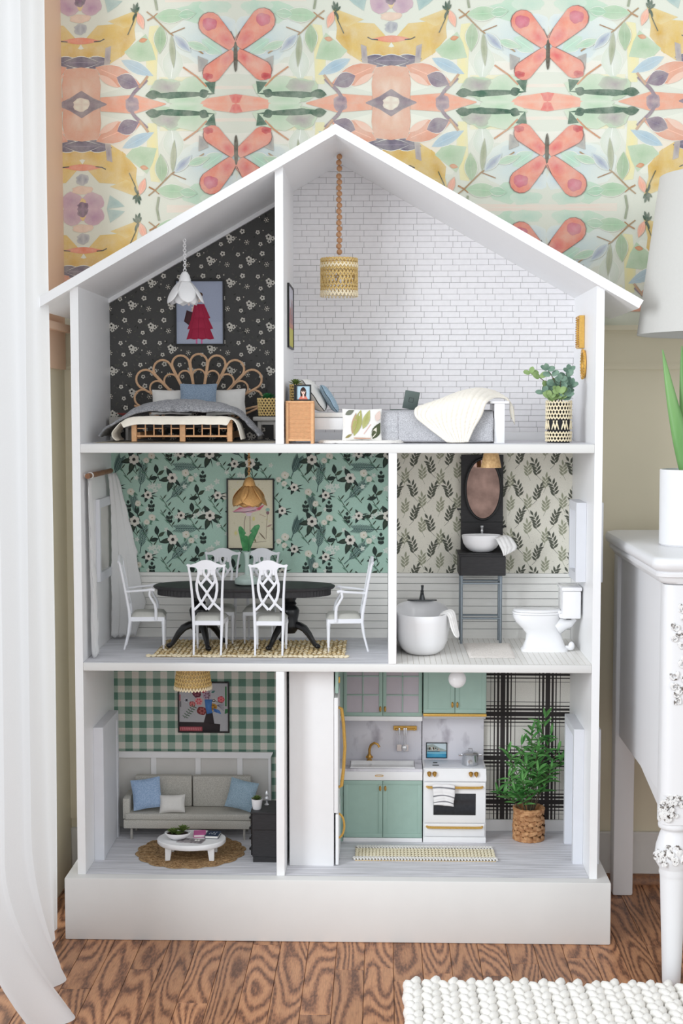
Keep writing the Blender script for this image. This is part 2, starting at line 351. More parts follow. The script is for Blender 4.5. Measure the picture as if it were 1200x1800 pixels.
# ------------------------------------------------------------------ flat print (ink shapes on paper)
def clip(pts, poly):
    "convex clip (counter-clockwise poly)"
    out = pts
    for i in range(len(poly)):
        ax, ay = poly[i]; bx, by = poly[(i+1) % len(poly)]; inp = out; out = []
        if not inp: return []
        def sd(p): return (bx-ax)*(p[1]-ay)-(by-ay)*(p[0]-ax)
        for k in range(len(inp)):
            p, q = inp[k-1], inp[k]; a, b = sd(p), sd(q)
            if (a >= 0) != (b >= 0):
                t = a/(a-b); out.append((p[0]+(q[0]-p[0])*t, p[1]+(q[1]-p[1])*t))
            if b >= 0: out.append(q)
    return out
class Print:
    def __init__(s, area, paper):
        s.area = area; s.v = []; s.f = []; s.c = []; s.m = 0; s.l = 1
        s._emit(area, [0]*len(area), paper, None, 0)
    def _emit(s, pts, _, c, c2, z):
        n = len(s.v); k = len(pts)
        if c2 is None:
            s.v += [(x, y, z) for x, y in pts]; s.f.append(tuple(range(n, n+k))); s.c += [lin(c)]*k
        else:
            mx = sum(p[0] for p in pts)/k; my = sum(p[1] for p in pts)/k; A, B = lin(c), lin(c2)
            s.v += [(x, y, z) for x, y in pts]+[(mx, my, z)]
            for i in range(k): s.f.append((n+i, n+(i+1) % k, n+k)); s.c += [B, B, A]
    def start(s): s.m += 1; s.l = 1
    def poly(s, pts, c, c2=None):
        a = sum(pts[i-1][0]*pts[i][1]-pts[i][0]*pts[i-1][1] for i in range(len(pts)))
        if a < 0: pts = pts[::-1]
        p = clip(pts, s.area); s.l += 1
        if len(p) >= 3: s._emit(p, None, c, c2, s.m*1e-6+s.l*2e-5)
    def oval(s, x, y, rx, ry, c, c2=None, rot=0, n=14, wob=0, seed=0):
        cr_, sr = math.cos(rot), math.sin(rot); pts = []
        for i in range(n):
            a = 2*PI*i/n; k = 1+wob*mnoise.noise((math.cos(a)*1.7+seed, math.sin(a)*1.7+seed*.7, seed*1.3))
            u, v = rx*k*math.cos(a), ry*k*math.sin(a); pts.append((x+u*cr_-v*sr, y+u*sr+v*cr_))
        s.poly(pts, c, c2)
    def leaf(s, x0, y0, x1, y1, w, c, c2=None, n=6, bulge=.9):
        dx, dy = x1-x0, y1-y0; L_ = math.hypot(dx, dy) or 1; nx, ny = -dy/L_, dx/L_; A = []; B = []
        for i in range(n+1):
            t = i/n; k = w/2*math.sin(PI*t**bulge)
            A.append((x0+dx*t+nx*k, y0+dy*t+ny*k)); B.append((x0+dx*t-nx*k, y0+dy*t-ny*k))
        s.poly(A+B[::-1][1:-1], c, c2)
    def line(s, pts, w, c):
        for (x0, y0), (x1, y1) in zip(pts, pts[1:]):
            L_ = math.hypot(x1-x0, y1-y0) or 1; nx, ny = -(y1-y0)/L_*w/2, (x1-x0)/L_*w/2
            s.poly([(x0+nx, y0+ny), (x1+nx, y1+ny), (x1-nx, y1-ny), (x0-nx, y0-ny)], c); s.l -= 1
        s.l += 1
    def rect(s, x0, y0, x1, y1, c, c2=None): s.poly([(x0, y0), (x1, y0), (x1, y1), (x0, y1)], c, c2)
    def build(s, name, org, u, v, parent=None, mat='paper', label=None):
        org, u, v = Vector(org), Vector(u), Vector(v); n = u.cross(v)
        me = bpy.data.meshes.new(name); me.from_pydata([org+u*x+v*y+n*z for x, y, z in s.v], [], s.f); me.update()
        ca = me.color_attributes.new('ink', 'FLOAT_COLOR', 'CORNER')
        ca.data.foreach_set('color', [q for c in s.c for q in (*c, 1)])
        return link(name, me, mat, parent, label)
# ------------------------------------------------------------------ the room
WY = .376; RX0, RX1, RZ1 = -.630, 1.45, 2.25
floor = struct(MB().bx(-.75, 1.5, -1.6, .42, -.03, -.0045).build('floor', 'brown_floor'))
pw = .0572; k = 0; rnd = random.Random(3)
plank_me = {}
x = -.74
while x < 1.45:
    y = -1.55+rnd.random()*.5-.5
    while y < .4:
        ln = rnd.choice((.42, .56, .7)); y0, y1 = max(y, -1.55), min(y+ln, .40)
        if y1-y0 > .02:
            o = MB().bx(0, pw-.0007, 0, y1-y0-.0007, -.006, 0, .0007).build('plank', 'oak_floor', floor); o.location = (x, y0, 0)
        y += ln
    x += pw
wall_back = struct(MB().bx(RX0-.1, RX1, WY, WY+.1, 0, RZ1).build('wall_back', 'wall_beige'))
wall_left = struct(MB().bx(RX0-.1, RX0, .10, WY, 0, RZ1).build('wall_left', 'wall_beige'))
struct(MB().bx(RX0, RX0+.0012, .10, WY, 1.2781, RZ1).build('trim_5', 'wall_warm_bounce'))  # thin sheet over the upper wall, tinted for warm bounced light
# painted wainscot and chair rail
def rail(name, x0, x1, prof):
    return struct(MB().prism([(y, z) for y, z in prof], 'x', x0, x1).build(name, 'wall_beige'))
rail('trim_1', RX0, RX1, [(WY, 1.180), (WY-.006, 1.180), (WY-.010, 1.187), (WY-.007, 1.195), (WY-.004, 1.200), (WY-.004, 1.262), (WY-.010, 1.266), (WY-.022, 1.268), (WY-.024, 1.278), (WY, 1.278)])
struct(MB().bx(RX0, RX0+.007, .10, WY-.024, 1.180, 1.262).bx(RX0, RX0+.024, .10, WY-.024, 1.262, 1.278).build('trim_2', 'wall_warm_bounce'))
struct(MB().bx(RX0, RX0+.0705, WY-.008, WY, .14, 1.18).build('trim_3', 'wall_beige'))
struct(MB().bx(RX0, RX1, WY-.010, WY, .012, .118, .003).build('baseboard_back', 'sheet_grey'))
struct(MB().prism([(WY-.010, 0), (WY-.028, 0), (WY-.027, .012), (WY-.020, .020), (WY-.010, .021)], 'x', RX0, RX1).build('baseboard_shoe', 'rod_wood')).name = 'trim_4'
# watercolour wallpaper: one quarter motif, mirrored sideways and upwards
A0 = at(143.5, 184, WY); SC = (at(965, 184, WY).x-A0.x)/821.5
ZB = 1.279
P = Print([(RX0, ZB), (RX1, ZB), (RX1, RZ1), (RX0, RZ1)], (222, 225, 211))
def cell(P, i, j):
    "i, j: quarter cells counted from the pansy column and the mirror line; odd ones are mirrored"
    x0, z0 = A0.x+i*272.7*SC, A0.z+j*182*SC
    w, h = 272.7*SC, 182*SC
    a, b, c, d = max(RX0, x0), min(RX1, x0+w), max(ZB, z0), min(RZ1, z0+h)
    if b-a < .002 or d-c < .002: return
    P.area = [(a, c), (b, c), (b, d), (a, d)]
    fx, fz = i % 2, j % 2
    def T(cx, cy):
        u = (cx-95)/595*w; v = (402-cy)/397*h
        return (x0+(w-u if fx else u), z0+(h-v if fz else v))
    def lf(a, b, c, d, wd, c1, c2=None, bu=.9): (x0_, y0_), (x1_, y1_) = T(a, b), T(c, d); (P.leaf(x0_, y0_, x1_, y1_, wd*SC/2.182+.0028, (236, 236, 226), None, 7, bu) if wd > 28 and sum(c1) > 250 else None); P.leaf(x0_, y0_, x1_, y1_, wd*SC/2.182, c1, c2, 7, bu); (P.line([(x0_+(x1_-x0_)*.12, y0_+(y1_-y0_)*.12), (x0_+(x1_-x0_)*.88, y0_+(y1_-y0_)*.88)], .0012, tuple(min(255, v+22) for v in c1)) if wd > 26 and sum(c1) > 330 else None)
    def bl(cx, cy, rx, ry, c1, c2=None, w=.35, s=0): X, Z = T(cx, cy); P.oval(X, Z, rx*SC/2.182, ry*SC/2.182, c1, c2, 0, 18, w, s+cx*.01)
    def pg(pts, c1, c2=None): P.poly([T(*p) for p in pts], c1, c2)
    def ln(pts, wd, c1): P.line([T(*p) for p in pts], wd*SC/2.182, c1)
    P.start()
    pg([(95, 150), (330, 130), (420, 300), (95, 380)], (238, 226, 206), (232, 234, 220)); pg([(480, 250), (690, 240), (690, 290), (470, 300)], (238, 226, 214), (234, 234, 222))
    pg([(420, 5), (690, 5), (690, 16), (420, 20)], (238, 214, 200), (234, 224, 210)); pg([(400, 330), (690, 335), (690, 348), (420, 345)], (240, 214, 200), (234, 228, 214))
    bl(560, 160, 130, 95, (204, 220, 220), (226, 232, 224)); bl(600, 210, 90, 40, (196, 214, 220), (214, 224, 222)); bl(540, 60, 70, 38, (178, 212, 188), (196, 220, 198)); bl(610, 40, 60, 26, (186, 214, 196), (204, 222, 204)); bl(640, 110, 60, 40, (196, 212, 222), (222, 230, 226))
    pg([(360, 110), (395, 105), (385, 330), (350, 330), (345, 240)], (240, 226, 160), (232, 226, 178)); pg([(395, 300), (560, 300), (580, 345), (400, 350)], (232, 224, 176), (234, 230, 200))
    lf(455, 190, 440, 320, 80, (226, 230, 222), (214, 222, 206)); lf(560, 160, 640, 215, 60, (176, 214, 190), (196, 220, 204))
    # ochre bloom
    pg([(95, 175), (160, 105), (300, 95), (290, 150), (262, 215), (205, 250), (140, 240)], (220, 184, 100), (226, 196, 124)); pg([(95, 195), (150, 180), (190, 250), (95, 240)], (214, 172, 84), (224, 190, 116)); pg([(200, 90), (320, 45), (300, 130)], (216, 180, 96), (226, 202, 140)); pg([(236, 130), (300, 100), (306, 160), (250, 225)], (208, 166, 78), (222, 188, 110))
    pg([(262, 205), (345, 138), (368, 180), (384, 235), (300, 245)], (168, 196, 160), (190, 210, 180)); lf(250, 236, 374, 296, 44, (160, 186, 202), (180, 202, 212))
    bl(92, 118, 30, 22, (150, 152, 164), (186, 188, 190)); pg([(188, 5), (258, 14), (236, 34), (200, 58)], (158, 184, 182), (178, 200, 194))
    # pansy
    bl(60, 28, 40, 38, (186, 150, 172), (206, 176, 186), .2); bl(135, 30, 42, 40, (182, 146, 170), (204, 172, 184), .2); bl(95, 78, 44, 16, (236, 206, 186), (226, 196, 176)); bl(95, 22, 13, 26, (236, 208, 140), (224, 190, 130)); bl(95, 12, 24, 22, (92, 70, 96), (140, 108, 136), .5)
    # coral bar with ink tips
    lf(20, 163, 172, 163, 26, (236, 152, 124), (228, 140, 112)); ln([(146, 166), (170, 164), (186, 156)], 4, (58, 56, 60)); lf(318, 165, 352, 158, 18, (222, 160, 120), (206, 140, 100))
    # slate petals
    lf(95, 250, 212, 238, 46, (128, 118, 136), (104, 96, 116)); lf(20, 240, 170, 246, 44, (128, 118, 136), (110, 102, 120)); pg([(190, 190), (212, 182), (206, 250), (184, 254)], (150, 140, 150), (182, 170, 164))
    # peach centre
    pg([(95, 262), (160, 270), (170, 330), (165, 402), (95, 402)], (226, 178, 154), (222, 168, 144)); pg([(95, 300), (140, 310), (128, 402), (95, 402)], (234, 198, 178), (224, 176, 150))
    lf(150, 262, 330, 336, 74, (230, 172, 148), (222, 156, 130)); lf(232, 300, 316, 334, 58, (120, 108, 126), (142, 124, 138)); lf(160, 290, 240, 340, 26, (238, 196, 176))
    pg([(168, 376), (300, 366), (420, 400), (420, 404), (168, 404)], (236, 160, 132), (230, 168, 142)); pg([(95, 350), (140, 378), (192, 400), (192, 404), (95, 404)], (128, 116, 126), (150, 134, 142)); bl(95, 402, 34, 26, (236, 232, 214), (222, 206, 190), .3)
    bl(290, 396, 26, 26, (140, 122, 140), (176, 152, 156), .3); ln([(276, 392), (300, 356), (348, 310)], 13, (146, 128, 140)); ln([(318, 340), (352, 296)], 9, (196, 158, 128))
    # coral band under the butterfly
    pg([(486, 404), (560, 384), (690, 366), (690, 404)], (238, 160, 136), (238, 176, 152)); pg([(664, 370), (690, 366), (690, 402), (676, 398)], (222, 96, 96), (230, 128, 116))
    # dark green fir leaf in its wash
    bl(440, 350, 66, 46, (152, 184, 150), (190, 208, 180)); bl(520, 350, 96, 44, (180, 206, 176), (206, 220, 196)); bl(432, 340, 46, 30, (168, 156, 158), (180, 190, 170), .6); bl(500, 390, 70, 22, (176, 208, 174), (206, 220, 198))
    lf(340, 372, 612, 364, 24, (52, 88, 70), (60, 98, 78)); lf(342, 370, 404, 362, 34, (58, 94, 74)); lf(404, 372, 480, 368, 26, (66, 104, 84)); lf(548, 372, 586, 354, 34, (54, 92, 74)); pg([(570, 322), (612, 318), (606, 366), (590, 350)], (56, 94, 76), (72, 110, 90))
    # branches, leaves, sprig
    ln([(350, 55), (372, 72), (440, 138), (500, 172), (566, 214)], 5, (166, 132, 92)); ln([(496, 116), (440, 138)], 4, (160, 120, 84)); ln([(352, 88), (378, 74), (392, 62)], 6, (172, 122, 74))
    lf(380, 74, 512, 68, 54, (160, 196, 160), (182, 208, 178)); lf(470, 70, 540, 62, 34, (170, 204, 176)); lf(404, 106, 398, 214, 48, (150, 178, 144), (172, 194, 160)); lf(444, 142, 452, 268, 22, (154, 162, 132), (176, 182, 156)); lf(500, 172, 590, 200, 30, (164, 200, 172), (190, 214, 190)); lf(452, 142, 520, 210, 34, (140, 148, 176), (200, 212, 214))
    ln([(488, 264), (540, 300), (578, 338)], 6, (202, 142, 104)); pg([(545, 222), (584, 238), (572, 272), (548, 282)], (150, 150, 150), (176, 172, 166)); ln([(382, 5), (390, 50)], 8, (150, 160, 134))
    for a, b in (((288, 40), (306, 60)), ((322, 36), (308, 60)), ((300, 24), (306, 60)), ((316, 20), (308, 50)), ((296, 90), (308, 58)), ((318, 84), (309, 58))): lf(*a, *b, 9, (52, 84, 68))
    ln([(307, 58), (300, 90), (276, 142)], 3, (60, 80, 72)); lf(316, 58, 338, 122, 28, (240, 164, 138), (236, 180, 158))
    # butterfly, one wing pair per cell (left wings on even columns)
    R = i % 2
    def club(a, b, c, d, w0, w1, c1, c2=None):
        L_ = math.hypot(c-a, d-b); ux, uy = (c-a)/L_, (d-b)/L_; A_, B_ = [], []
        for k in range(7):
            t = k/6; hw_ = .5*(w0+(w1-w0)*t**.8); A_.append((a+(c-a)*t-uy*hw_, b+(d-b)*t+ux*hw_)); B_.append((a+(c-a)*t+uy*hw_, b+(d-b)*t-ux*hw_))
        cap = [(c+w1*.5*(-uy*math.cos(q)+ux*math.sin(q)), d+w1*.5*(ux*math.cos(q)+uy*math.sin(q))) for q in [PI*j/7 for j in range(1, 7)]]
        pg(A_+cap+B_[::-1], c1, c2)
    ws = ([(682, 188, 594, 104, 88), (684, 210, 600, 286, 70)] if not R else [(682, 186, 586, 92, 94), (684, 210, 590, 278, 74)])
    for a, b, c, d, wd in ws:
        P.l += 1; club(a, b, c-2, d-1, wd*.5, wd+3, (140, 96, 90)); club(a, b, c, d, wd*.45, wd, (238, 160, 136), (228, 134, 116)); club(a, b, a+(c-a)*.40, b+(d-b)*.40, wd*.42, wd*.62, (222, 104, 106), (236, 152, 132))
    bl(590 if not R else 585, 104 if not R else 88, 28, 26, (220, 136, 152), (204, 104, 120), .3); bl(582 if not R else 575, 300, 20, 14, (180, 60, 70), (210, 90, 90), .4)
    ln([(688, 166), (672, 130)], 2.5, (60, 60, 60)); bl(690, 226, 8, 58, (84, 74, 56), (66, 60, 50), .1); bl(690, 262, 14, 22, (236, 214, 130), (234, 220, 160), .2) if False else None
for i in range(-3, 10):
    for j in range(-2, 5): cell(P, i, j)
P.build('wallpaper', (0, WY-.0004, 0), (1, 0, 0), (0, 0, 1), wall_back, 'wall_paper')

# ------------------------------------------------------------------ dollhouse shell
A, M, G = 1.0209, .573, .1301
D = .3319; XL, XR = -.5184, .5196; XLo, XRo = -.535, .5355; T_ = .0006
FA, FM, FG = A+T_, M+T_, G+T_
C1, C2 = -.1215, -.1050; K1, K2 = -.1227, -.1054; D1, D2 = .1067, .1234
def roofz(x): return 1.632-.569*abs(x)
house = thing('dollhouse', 'tall white three-storey dollhouse with gabled roof standing on wooden floor', 'dollhouse', (0, 0, 0))
def part(mb, name, mat, parent=house, **k): return mb.build(name, mat, parent, **k)
part(MB().bx(-.5578, .5609, -.0248, .345, .0, G, .003, 2), 'plinth', 'white_paint_dimmed')
part(MB().prism([(XLo, G), (XL, G), (XL, roofz(XL)), (XLo, roofz(XLo))], 'y', 0, D+.006), 'side_panel', 'white_satin')  # same house paint, lighter on panels and dividers to offset the shade inside
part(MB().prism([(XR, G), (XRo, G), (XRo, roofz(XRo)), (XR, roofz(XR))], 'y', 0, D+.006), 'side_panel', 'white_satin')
part(MB().prism([(XLo, G), (XRo, G), (XRo, roofz(XRo)), (0, 1.632), (XLo, roofz(XLo))], 'y', D+.0061, D+.0121), 'back_panel', 'white_paint_dimmed')
for z0, z1 in ((1.0030, A), (.5564, M)): part(MB().bx(XL, XR, 0, D+.006, z0, z1, .0015, 2), 'shelf', 'white_paint_dimmed')
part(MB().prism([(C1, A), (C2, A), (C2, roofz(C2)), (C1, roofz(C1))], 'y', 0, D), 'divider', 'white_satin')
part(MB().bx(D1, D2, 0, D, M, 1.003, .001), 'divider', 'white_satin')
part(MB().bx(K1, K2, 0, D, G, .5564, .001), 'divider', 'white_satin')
for sg in (-1, 1):
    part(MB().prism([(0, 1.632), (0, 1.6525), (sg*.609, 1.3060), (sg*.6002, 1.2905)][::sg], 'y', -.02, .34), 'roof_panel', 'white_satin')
# gable strips where the back meets the roof, baseboards
part(MB().prism([(XL, roofz(XL)), (C1, roofz(C1)), (C1, roofz(C1)-.010), (XL, roofz(XL)-.010)][::-1], 'y', D-.010, D-.001), 'gable_trim', 'white_satin')
part(MB().bx(C2, XR, D-.008, D-.003, A, A+.0185, .001), 'baseboard', 'white_satin')
part(MB().bx(.325, XR, D-.006, D-.001, G, G+.0265, .001), 'baseboard', 'white_satin')
# printed plank floors
for z, x0, x1 in ((A, XL, C1), (A, C2, XR), (M, XL, D1), (G, XL, K1), (G, K2, XR)):
    sheet = part(MB().bx(x0+.0005, x1-.0005, .002, D-.001, z-.0001, z+.0002), 'floor_sheet', 'sheet_grey'); n = 18; wd = (D-.003)/n
    me = MB().bx(0, x1-x0-.001, 0, wd-.0005, 0, T_).build('floor_plank', 'grey_plank', sheet)
    for k in range(n):
        o = me if k == 0 else me.copy()
        if k: COL.objects.link(o)
        o.location = (x0+.0005, .002+k*wd, z)
# bathroom mosaic
m = MB()
for i in range(34):
    for j in range(60):
        x0 = D2+.0005+i*.01165; y0 = .002+j*.0055
        if x0+.0105 < XR and y0+.005 < D: m.bx(x0, x0+.0108, y0, y0+.0048, M+.0001, FM)
s_ = part(MB().bx(D2, XR, .002, D-.001, M-.0001, M+.0003), 'floor_sheet', 'grout'); part(m, 'mosaic_tile', 'tile_white', s_, stuff=True, smooth=0)
# shiplap boards of the middle storey
zs = [M, .5950, .6119, .6288, .6470, .6640, .6808, .6977, .7125, .7218]
for x0, x1 in ((XL, D1), (D2, XR)):
    back = part(MB().bx(x0, x1, D-.0006, D-.0001, M, .7218), 'shiplap_backing', 'dark_void')
    for a, b in zip(zs, zs[1:]): part(MB().bx(x0+.0004, x1-.0004, D-.0026, D-.0006, a+.0004, b-.0004, .0003), 'plank', 'shiplap', back)
# white brick paper of the attic
joint = part(MB().prism([(C2, A), (XR, A), (XR, roofz(XR)), (0, 1.632), (C2, roofz(C2))], 'y', D-.0008, D-.0001), 'brick_backing', 'brick_joint')
bh, bl_ = .01285, .0395; room = [(C2, A+.0185), (XR, A+.0185), (XR, roofz(XR)), (0, 1.632), (C2, roofz(C2))]
bricks = []; rb = random.Random(11); r = 0; z = A+.004
while z < 1.632:
    x = C2-bl_*(.5 if r % 2 else 0)-rb.random()*.012
    while x < XR:
        st = bl_*(1 if rb.random() > .12 else .5)
        q = [(x+.0003, z+.0003), (x+st-.0004, z+.0003), (x+st-.0004, z+bh-.0004), (x+.0003, z+bh-.0004)]
        p = clip(q, room)
        if len(p) >= 3: bricks.append((st == bl_ and len(p) == 4 and abs(p[0][0]-q[0][0])+abs(p[2][0]-q[2][0])+abs(p[2][1]-q[2][1])+abs(p[0][1]-q[0][1]) < 1e-6, p, x, z))
        x += st
    z += bh; r += 1
whole = [b for b in bricks if b[0]]; rest = MB(); proto = None
for n, b in enumerate(whole):
    if n < 300:
        if proto is None: proto = MB().bx(0, bl_-.0007, -.0008, .0002, 0, bh-.0007, .0003).build('brick', 'brick_white', joint); o = proto
        else: o = proto.copy(); COL.objects.link(o)
        o.location = (b[2]+.0003, D-.0008+rb.uniform(-.0002, .0003), b[3]+.0003)
    else: rest.bx(b[2]+.0003, b[2]+bl_-.0004, D-.0016+rb.uniform(0, .0004), D-.0007, b[3]+.0003, b[3]+bh-.0004)
for b in bricks:
    if not b[0]: rest.prism(b[1], 'y', D-.0016, D-.0007)
part(rest, 'brick_remainder', 'brick_white', joint, stuff=True, smooth=0)

# ------------------------------------------------------------------ dollhouse wallpapers
UX, UZ = (1, 0, 0), (0, 0, 1)
# black floral
ar = [(XL, A), (C1, A), (C1, roofz(C1)-.01), (XL, roofz(XL)-.01)]
P = Print(ar, (84, 83, 82)); rb = random.Random(5)
def daisy(P, x, z, r, s):
    P.start(); r *= 1.18
    for k in range(5): a = 2*PI*k/5+s; P.oval(x+.62*r*math.cos(a), z+.62*r*math.sin(a), r*.5, r*.46, (236, 232, 222), (216, 210, 200), a, 8); P.l -= 1
    P.l += 2; P.oval(x, z, r*.34, r*.34, (46, 44, 42), None, 0, 7)
def dots(P, x, z, s):
    P.start()
    for k in range(6): a = 2*PI*k/6+s; P.oval(x+.0045*math.cos(a), z+.0045*math.sin(a), .0014, .0012, (226, 220, 206), None, a, 6); P.l -= 1
    P.oval(x, z, .002, .002, (230, 224, 212), None, 0, 6)
tx, tz = .0885, .079
for i in range(6):
    for j in range(13):
        ox = XL+.004+i*tx+(tx*.5 if j % 2 else 0)-tx*.5; oz = A+.012+j*tz*.62
        for k in range(14):
            a = rb.uniform(0, 6.3); P.start(); xx, zz = ox+rb.uniform(-.04, .04), oz+rb.uniform(-.025, .025); P.leaf(xx, zz, xx+.007*math.cos(a), zz+.007*math.sin(a), .0022, rb.choice(((96, 98, 86), (104, 102, 96), (58, 60, 56))))
        daisy(P, ox, oz, .0054, .3); daisy(P, ox+.009, oz-.0035, .0042, 1.1); daisy(P, ox+.002, oz-.0095, .004, 2); P.oval(ox+.016, oz-.001, .0013, .0013, (220, 214, 200), None, 0, 6)
        daisy(P, ox+.030, oz+.012, .0046, .7); daisy(P, ox-.024, oz+.010, .0040, .9); dots(P, ox+.040, oz-.012, .2); P.oval(ox+.024, oz-.006, .0015, .0015, (220, 214, 200), None, 0, 6); P.oval(ox-.012, oz+.014, .0014, .0014, (220, 214, 200), None, 0, 6); daisy(P, ox-.018, oz-.016, .0038, 2.2)
P.build('wallpaper', (0, D-.0004, 0), UX, UZ, house)
# green anemone
Z0, Z1 = .7218, 1.003
P = Print([(XL, Z0), (D1, Z0), (D1, Z1), (XL, Z1)], (180, 212, 197))
K = .001282/4; TW, TH = 1255, 436
DK, DK2, BL, SG, WH = (52, 64, 60), (72, 84, 70), (74, 98, 98), (104, 142, 122), (238, 234, 224)
org = at(120, 790, D)
def anemone(x, y, r, kind=0):
    P.start(); L_ = lambda dx, dy, w, c=DK2: P.leaf(*Q(x, y), *Q(x+dx*r, y+dy*r), w*r*K, c, DK)
    if kind == 0: L_(-2.8, .6, 1.1); L_(-1.2, -2.1, 1.1, DK); L_(-1.0, 3.0, 1.2); L_(1.7, 1.7, .8, DK); L_(.6, 2.9, .16, DK); L_(2.6, .4, .9) if x > 900 else None
    else: L_(-2, .4, .9, DK); L_(-.9, -1.7, .8, DK); L_(-.9, 2.0, .9, DK); L_(1.6, 1.2, .7, DK); L_(2.6, .5, .3, DK); L_(2.4, -.7, .3, DK)
    for k in range(6): a = 2*PI*k/6+x*.01; X, Z = Q(x+.62*r*math.cos(a), y+.62*r*math.sin(a)); P.oval(X, Z, .5*r*K, .46*r*K, WH, (226, 222, 212), -a, 9)
    X, Z = Q(x, y); P.oval(X, Z, .5*r*K, .5*r*K, (224, 220, 208), None, 0, 10); P.oval(X, Z, .36*r*K, .36*r*K, (44, 44, 46), (70, 66, 62), 0, 9, .3)
def rose(x, y, r):
    P.start(); P.leaf(*Q(x, y), *Q(x+1.9*r, y+1.0*r), .7*r*K, SG); P.leaf(*Q(x, y), *Q(x-.5*r, y+1.9*r), .7*r*K, SG); X, Z = Q(x, y)
    P.oval(X, Z, r*K, .95*r*K, (240, 236, 224), (222, 220, 206), 0, 12, .25, x); P.oval(X, Z, .5*r*K, .5*r*K, (222, 216, 198), (236, 232, 220), 0, 9); P.oval(X, Z, .18*r*K, .18*r*K, (190, 176, 140), None, 0, 6)
def star(x, y, r):
    P.start()
    for k in range(5): a = 2*PI*k/5+x; P.leaf(*Q(x, y), *Q(x+r*math.cos(a), y+r*math.sin(a)), .55*r*K, (226, 234, 224)); P.l -= 1
def fern(x0, y0, x1, y1, w):
    P.start(); dx, dy = x1-x0, y1-y0; L2 = math.hypot(dx, dy); ux, uy = dx/L2, dy/L2; P.line([Q(x0, y0), Q(x1, y1)], 5*K, BL)
    for k in range(9):
        t = .25+.75*k/9; bx_, by_ = x0+dx*t, y0+dy*t; le = w*(1.2-.55*abs(t-.5)*1.4)
        for sg in (1, -1): P.leaf(*Q(bx_, by_), *Q(bx_+(ux*.86+sg*-uy*.48)*le, by_+(uy*.86+sg*ux*.48)*le), 5.2*K, BL); P.l -= 1
def sprig(x, y, kind):
    P.start()
    if kind == 0:
        P.line([Q(x+25, y+70), Q(x+5, y+10)], 5*K, DK); P.leaf(*Q(x+5, y+20), *Q(x-2, y-48), 34*K, DK); P.leaf(*Q(x+12, y+30), *Q(x+58, y-4), 26*K, DK2); P.leaf(*Q(x+15, y+45), *Q(x-55, y+60), 30*K, DK)
    elif kind == 1:
        P.line([Q(x, y+45), Q(x, y-20)], 4*K, DK)
        for dx, dy in ((-18, -2), (18, -2), (0, -30), (-14, 26), (14, 26)): P.leaf(*Q(x+dx*.3, y+dy+14), *Q(x+dx*1.2, y+dy-14), 22*K, DK)
    else:
        P.line([Q(x-40, y-70), Q(x+15, y+20), Q(x+45, y+55)], 4*K, DK2)
        for t, s2 in ((.2, 1), (.4, -1), (.6, 1), (.8, -1), (.9, 1)): bx_, by_ = x-40+85*t, y-70+125*t; P.leaf(*Q(bx_, by_), *Q(bx_+s2*34-8, by_-34), 9*K, DK2 if s2 > 0 else SG)
for ti in range(-1, 2):
    for tj in range(-1, 3):
        def Q(x, y): return (org.x+(x+ti*TW)*K, org.z-(y+tj*TH-TH)*K)
        for x, y in ((400, 180), (690, 60), (690, 395), (1080, 110), (905, 385), (1400, 200), (1180, 240)): sprig(x, y, 2)
        for f in ((500, 300, 535, 105, 62), (690, 372, 838, 232, 60), (960, 125, 755, 122, 62), (318, 196, 372, 60, 62), (495, 120+380, 455, 335, 60), (1290, 330, 1400, 240, 60), (1230, 60, 1150, -20, 58)): fern(*f)
        for x, y in ((620, 150), (905, 290), (1160, 380), (480, 440)): sprig(x, y, 0)
        for x, y, kd in ((440, 120, 2), (880, 90, 2), (770, 320, 2), (1030, 400, 2), (1450, 330, 2), (1300, 190, 2), (560, 200, 2), (870, 420, 0), (420, 400, 1)): sprig(x, y, kd)
        for x, y in ((690, 130), (760, 40), (900, 180), (480, 200), (1120, 160), (1430, 110), (820, 260), (560, 420), (1060, 100)): star(x, y, 20)
        for x, y in ((950, 190), (585, 400), (712, 480), (1330, 100), (1270, 300)): sprig(x, y, 1)
        for x, y in ((600, 255), (640, 258), (612, 290), (575, 262), (985, 275), (1010, 262), (1050, 225), (880, 470), (915, 455), (950, 450), (1330, 395), (1370, 410), (1350, 440), (1210, 180), (1240, 190)): star(x, y, 24)
        for x, y, r in ((830, 165, 28), (866, 207, 22), (440, 297, 27), (590, 44, 26), (552, 76, 20), (490, 380, 22), (1530, 180, 28), (1486, 210, 20), (1524, 240, 21), (1100, 330, 24), (1360, 300, 24)): rose(x, y, r)
        for x, y, kd, r in ((465, 70, 0, 34), (735, 200, 0, 34), (1000, 29, 0, 34), (1285, 95, 0, 34), (562, 320, 1, 27), (795, 465, 1, 27), (1055, 322, 1, 27), (1595, 265, 1, 27), (1510, 430, 1, 27), (1175, 100, 1, 27)): anemone(x, y, r, kd)
P.build('wallpaper', (0, D-.0003, 0), UX, UZ, house)
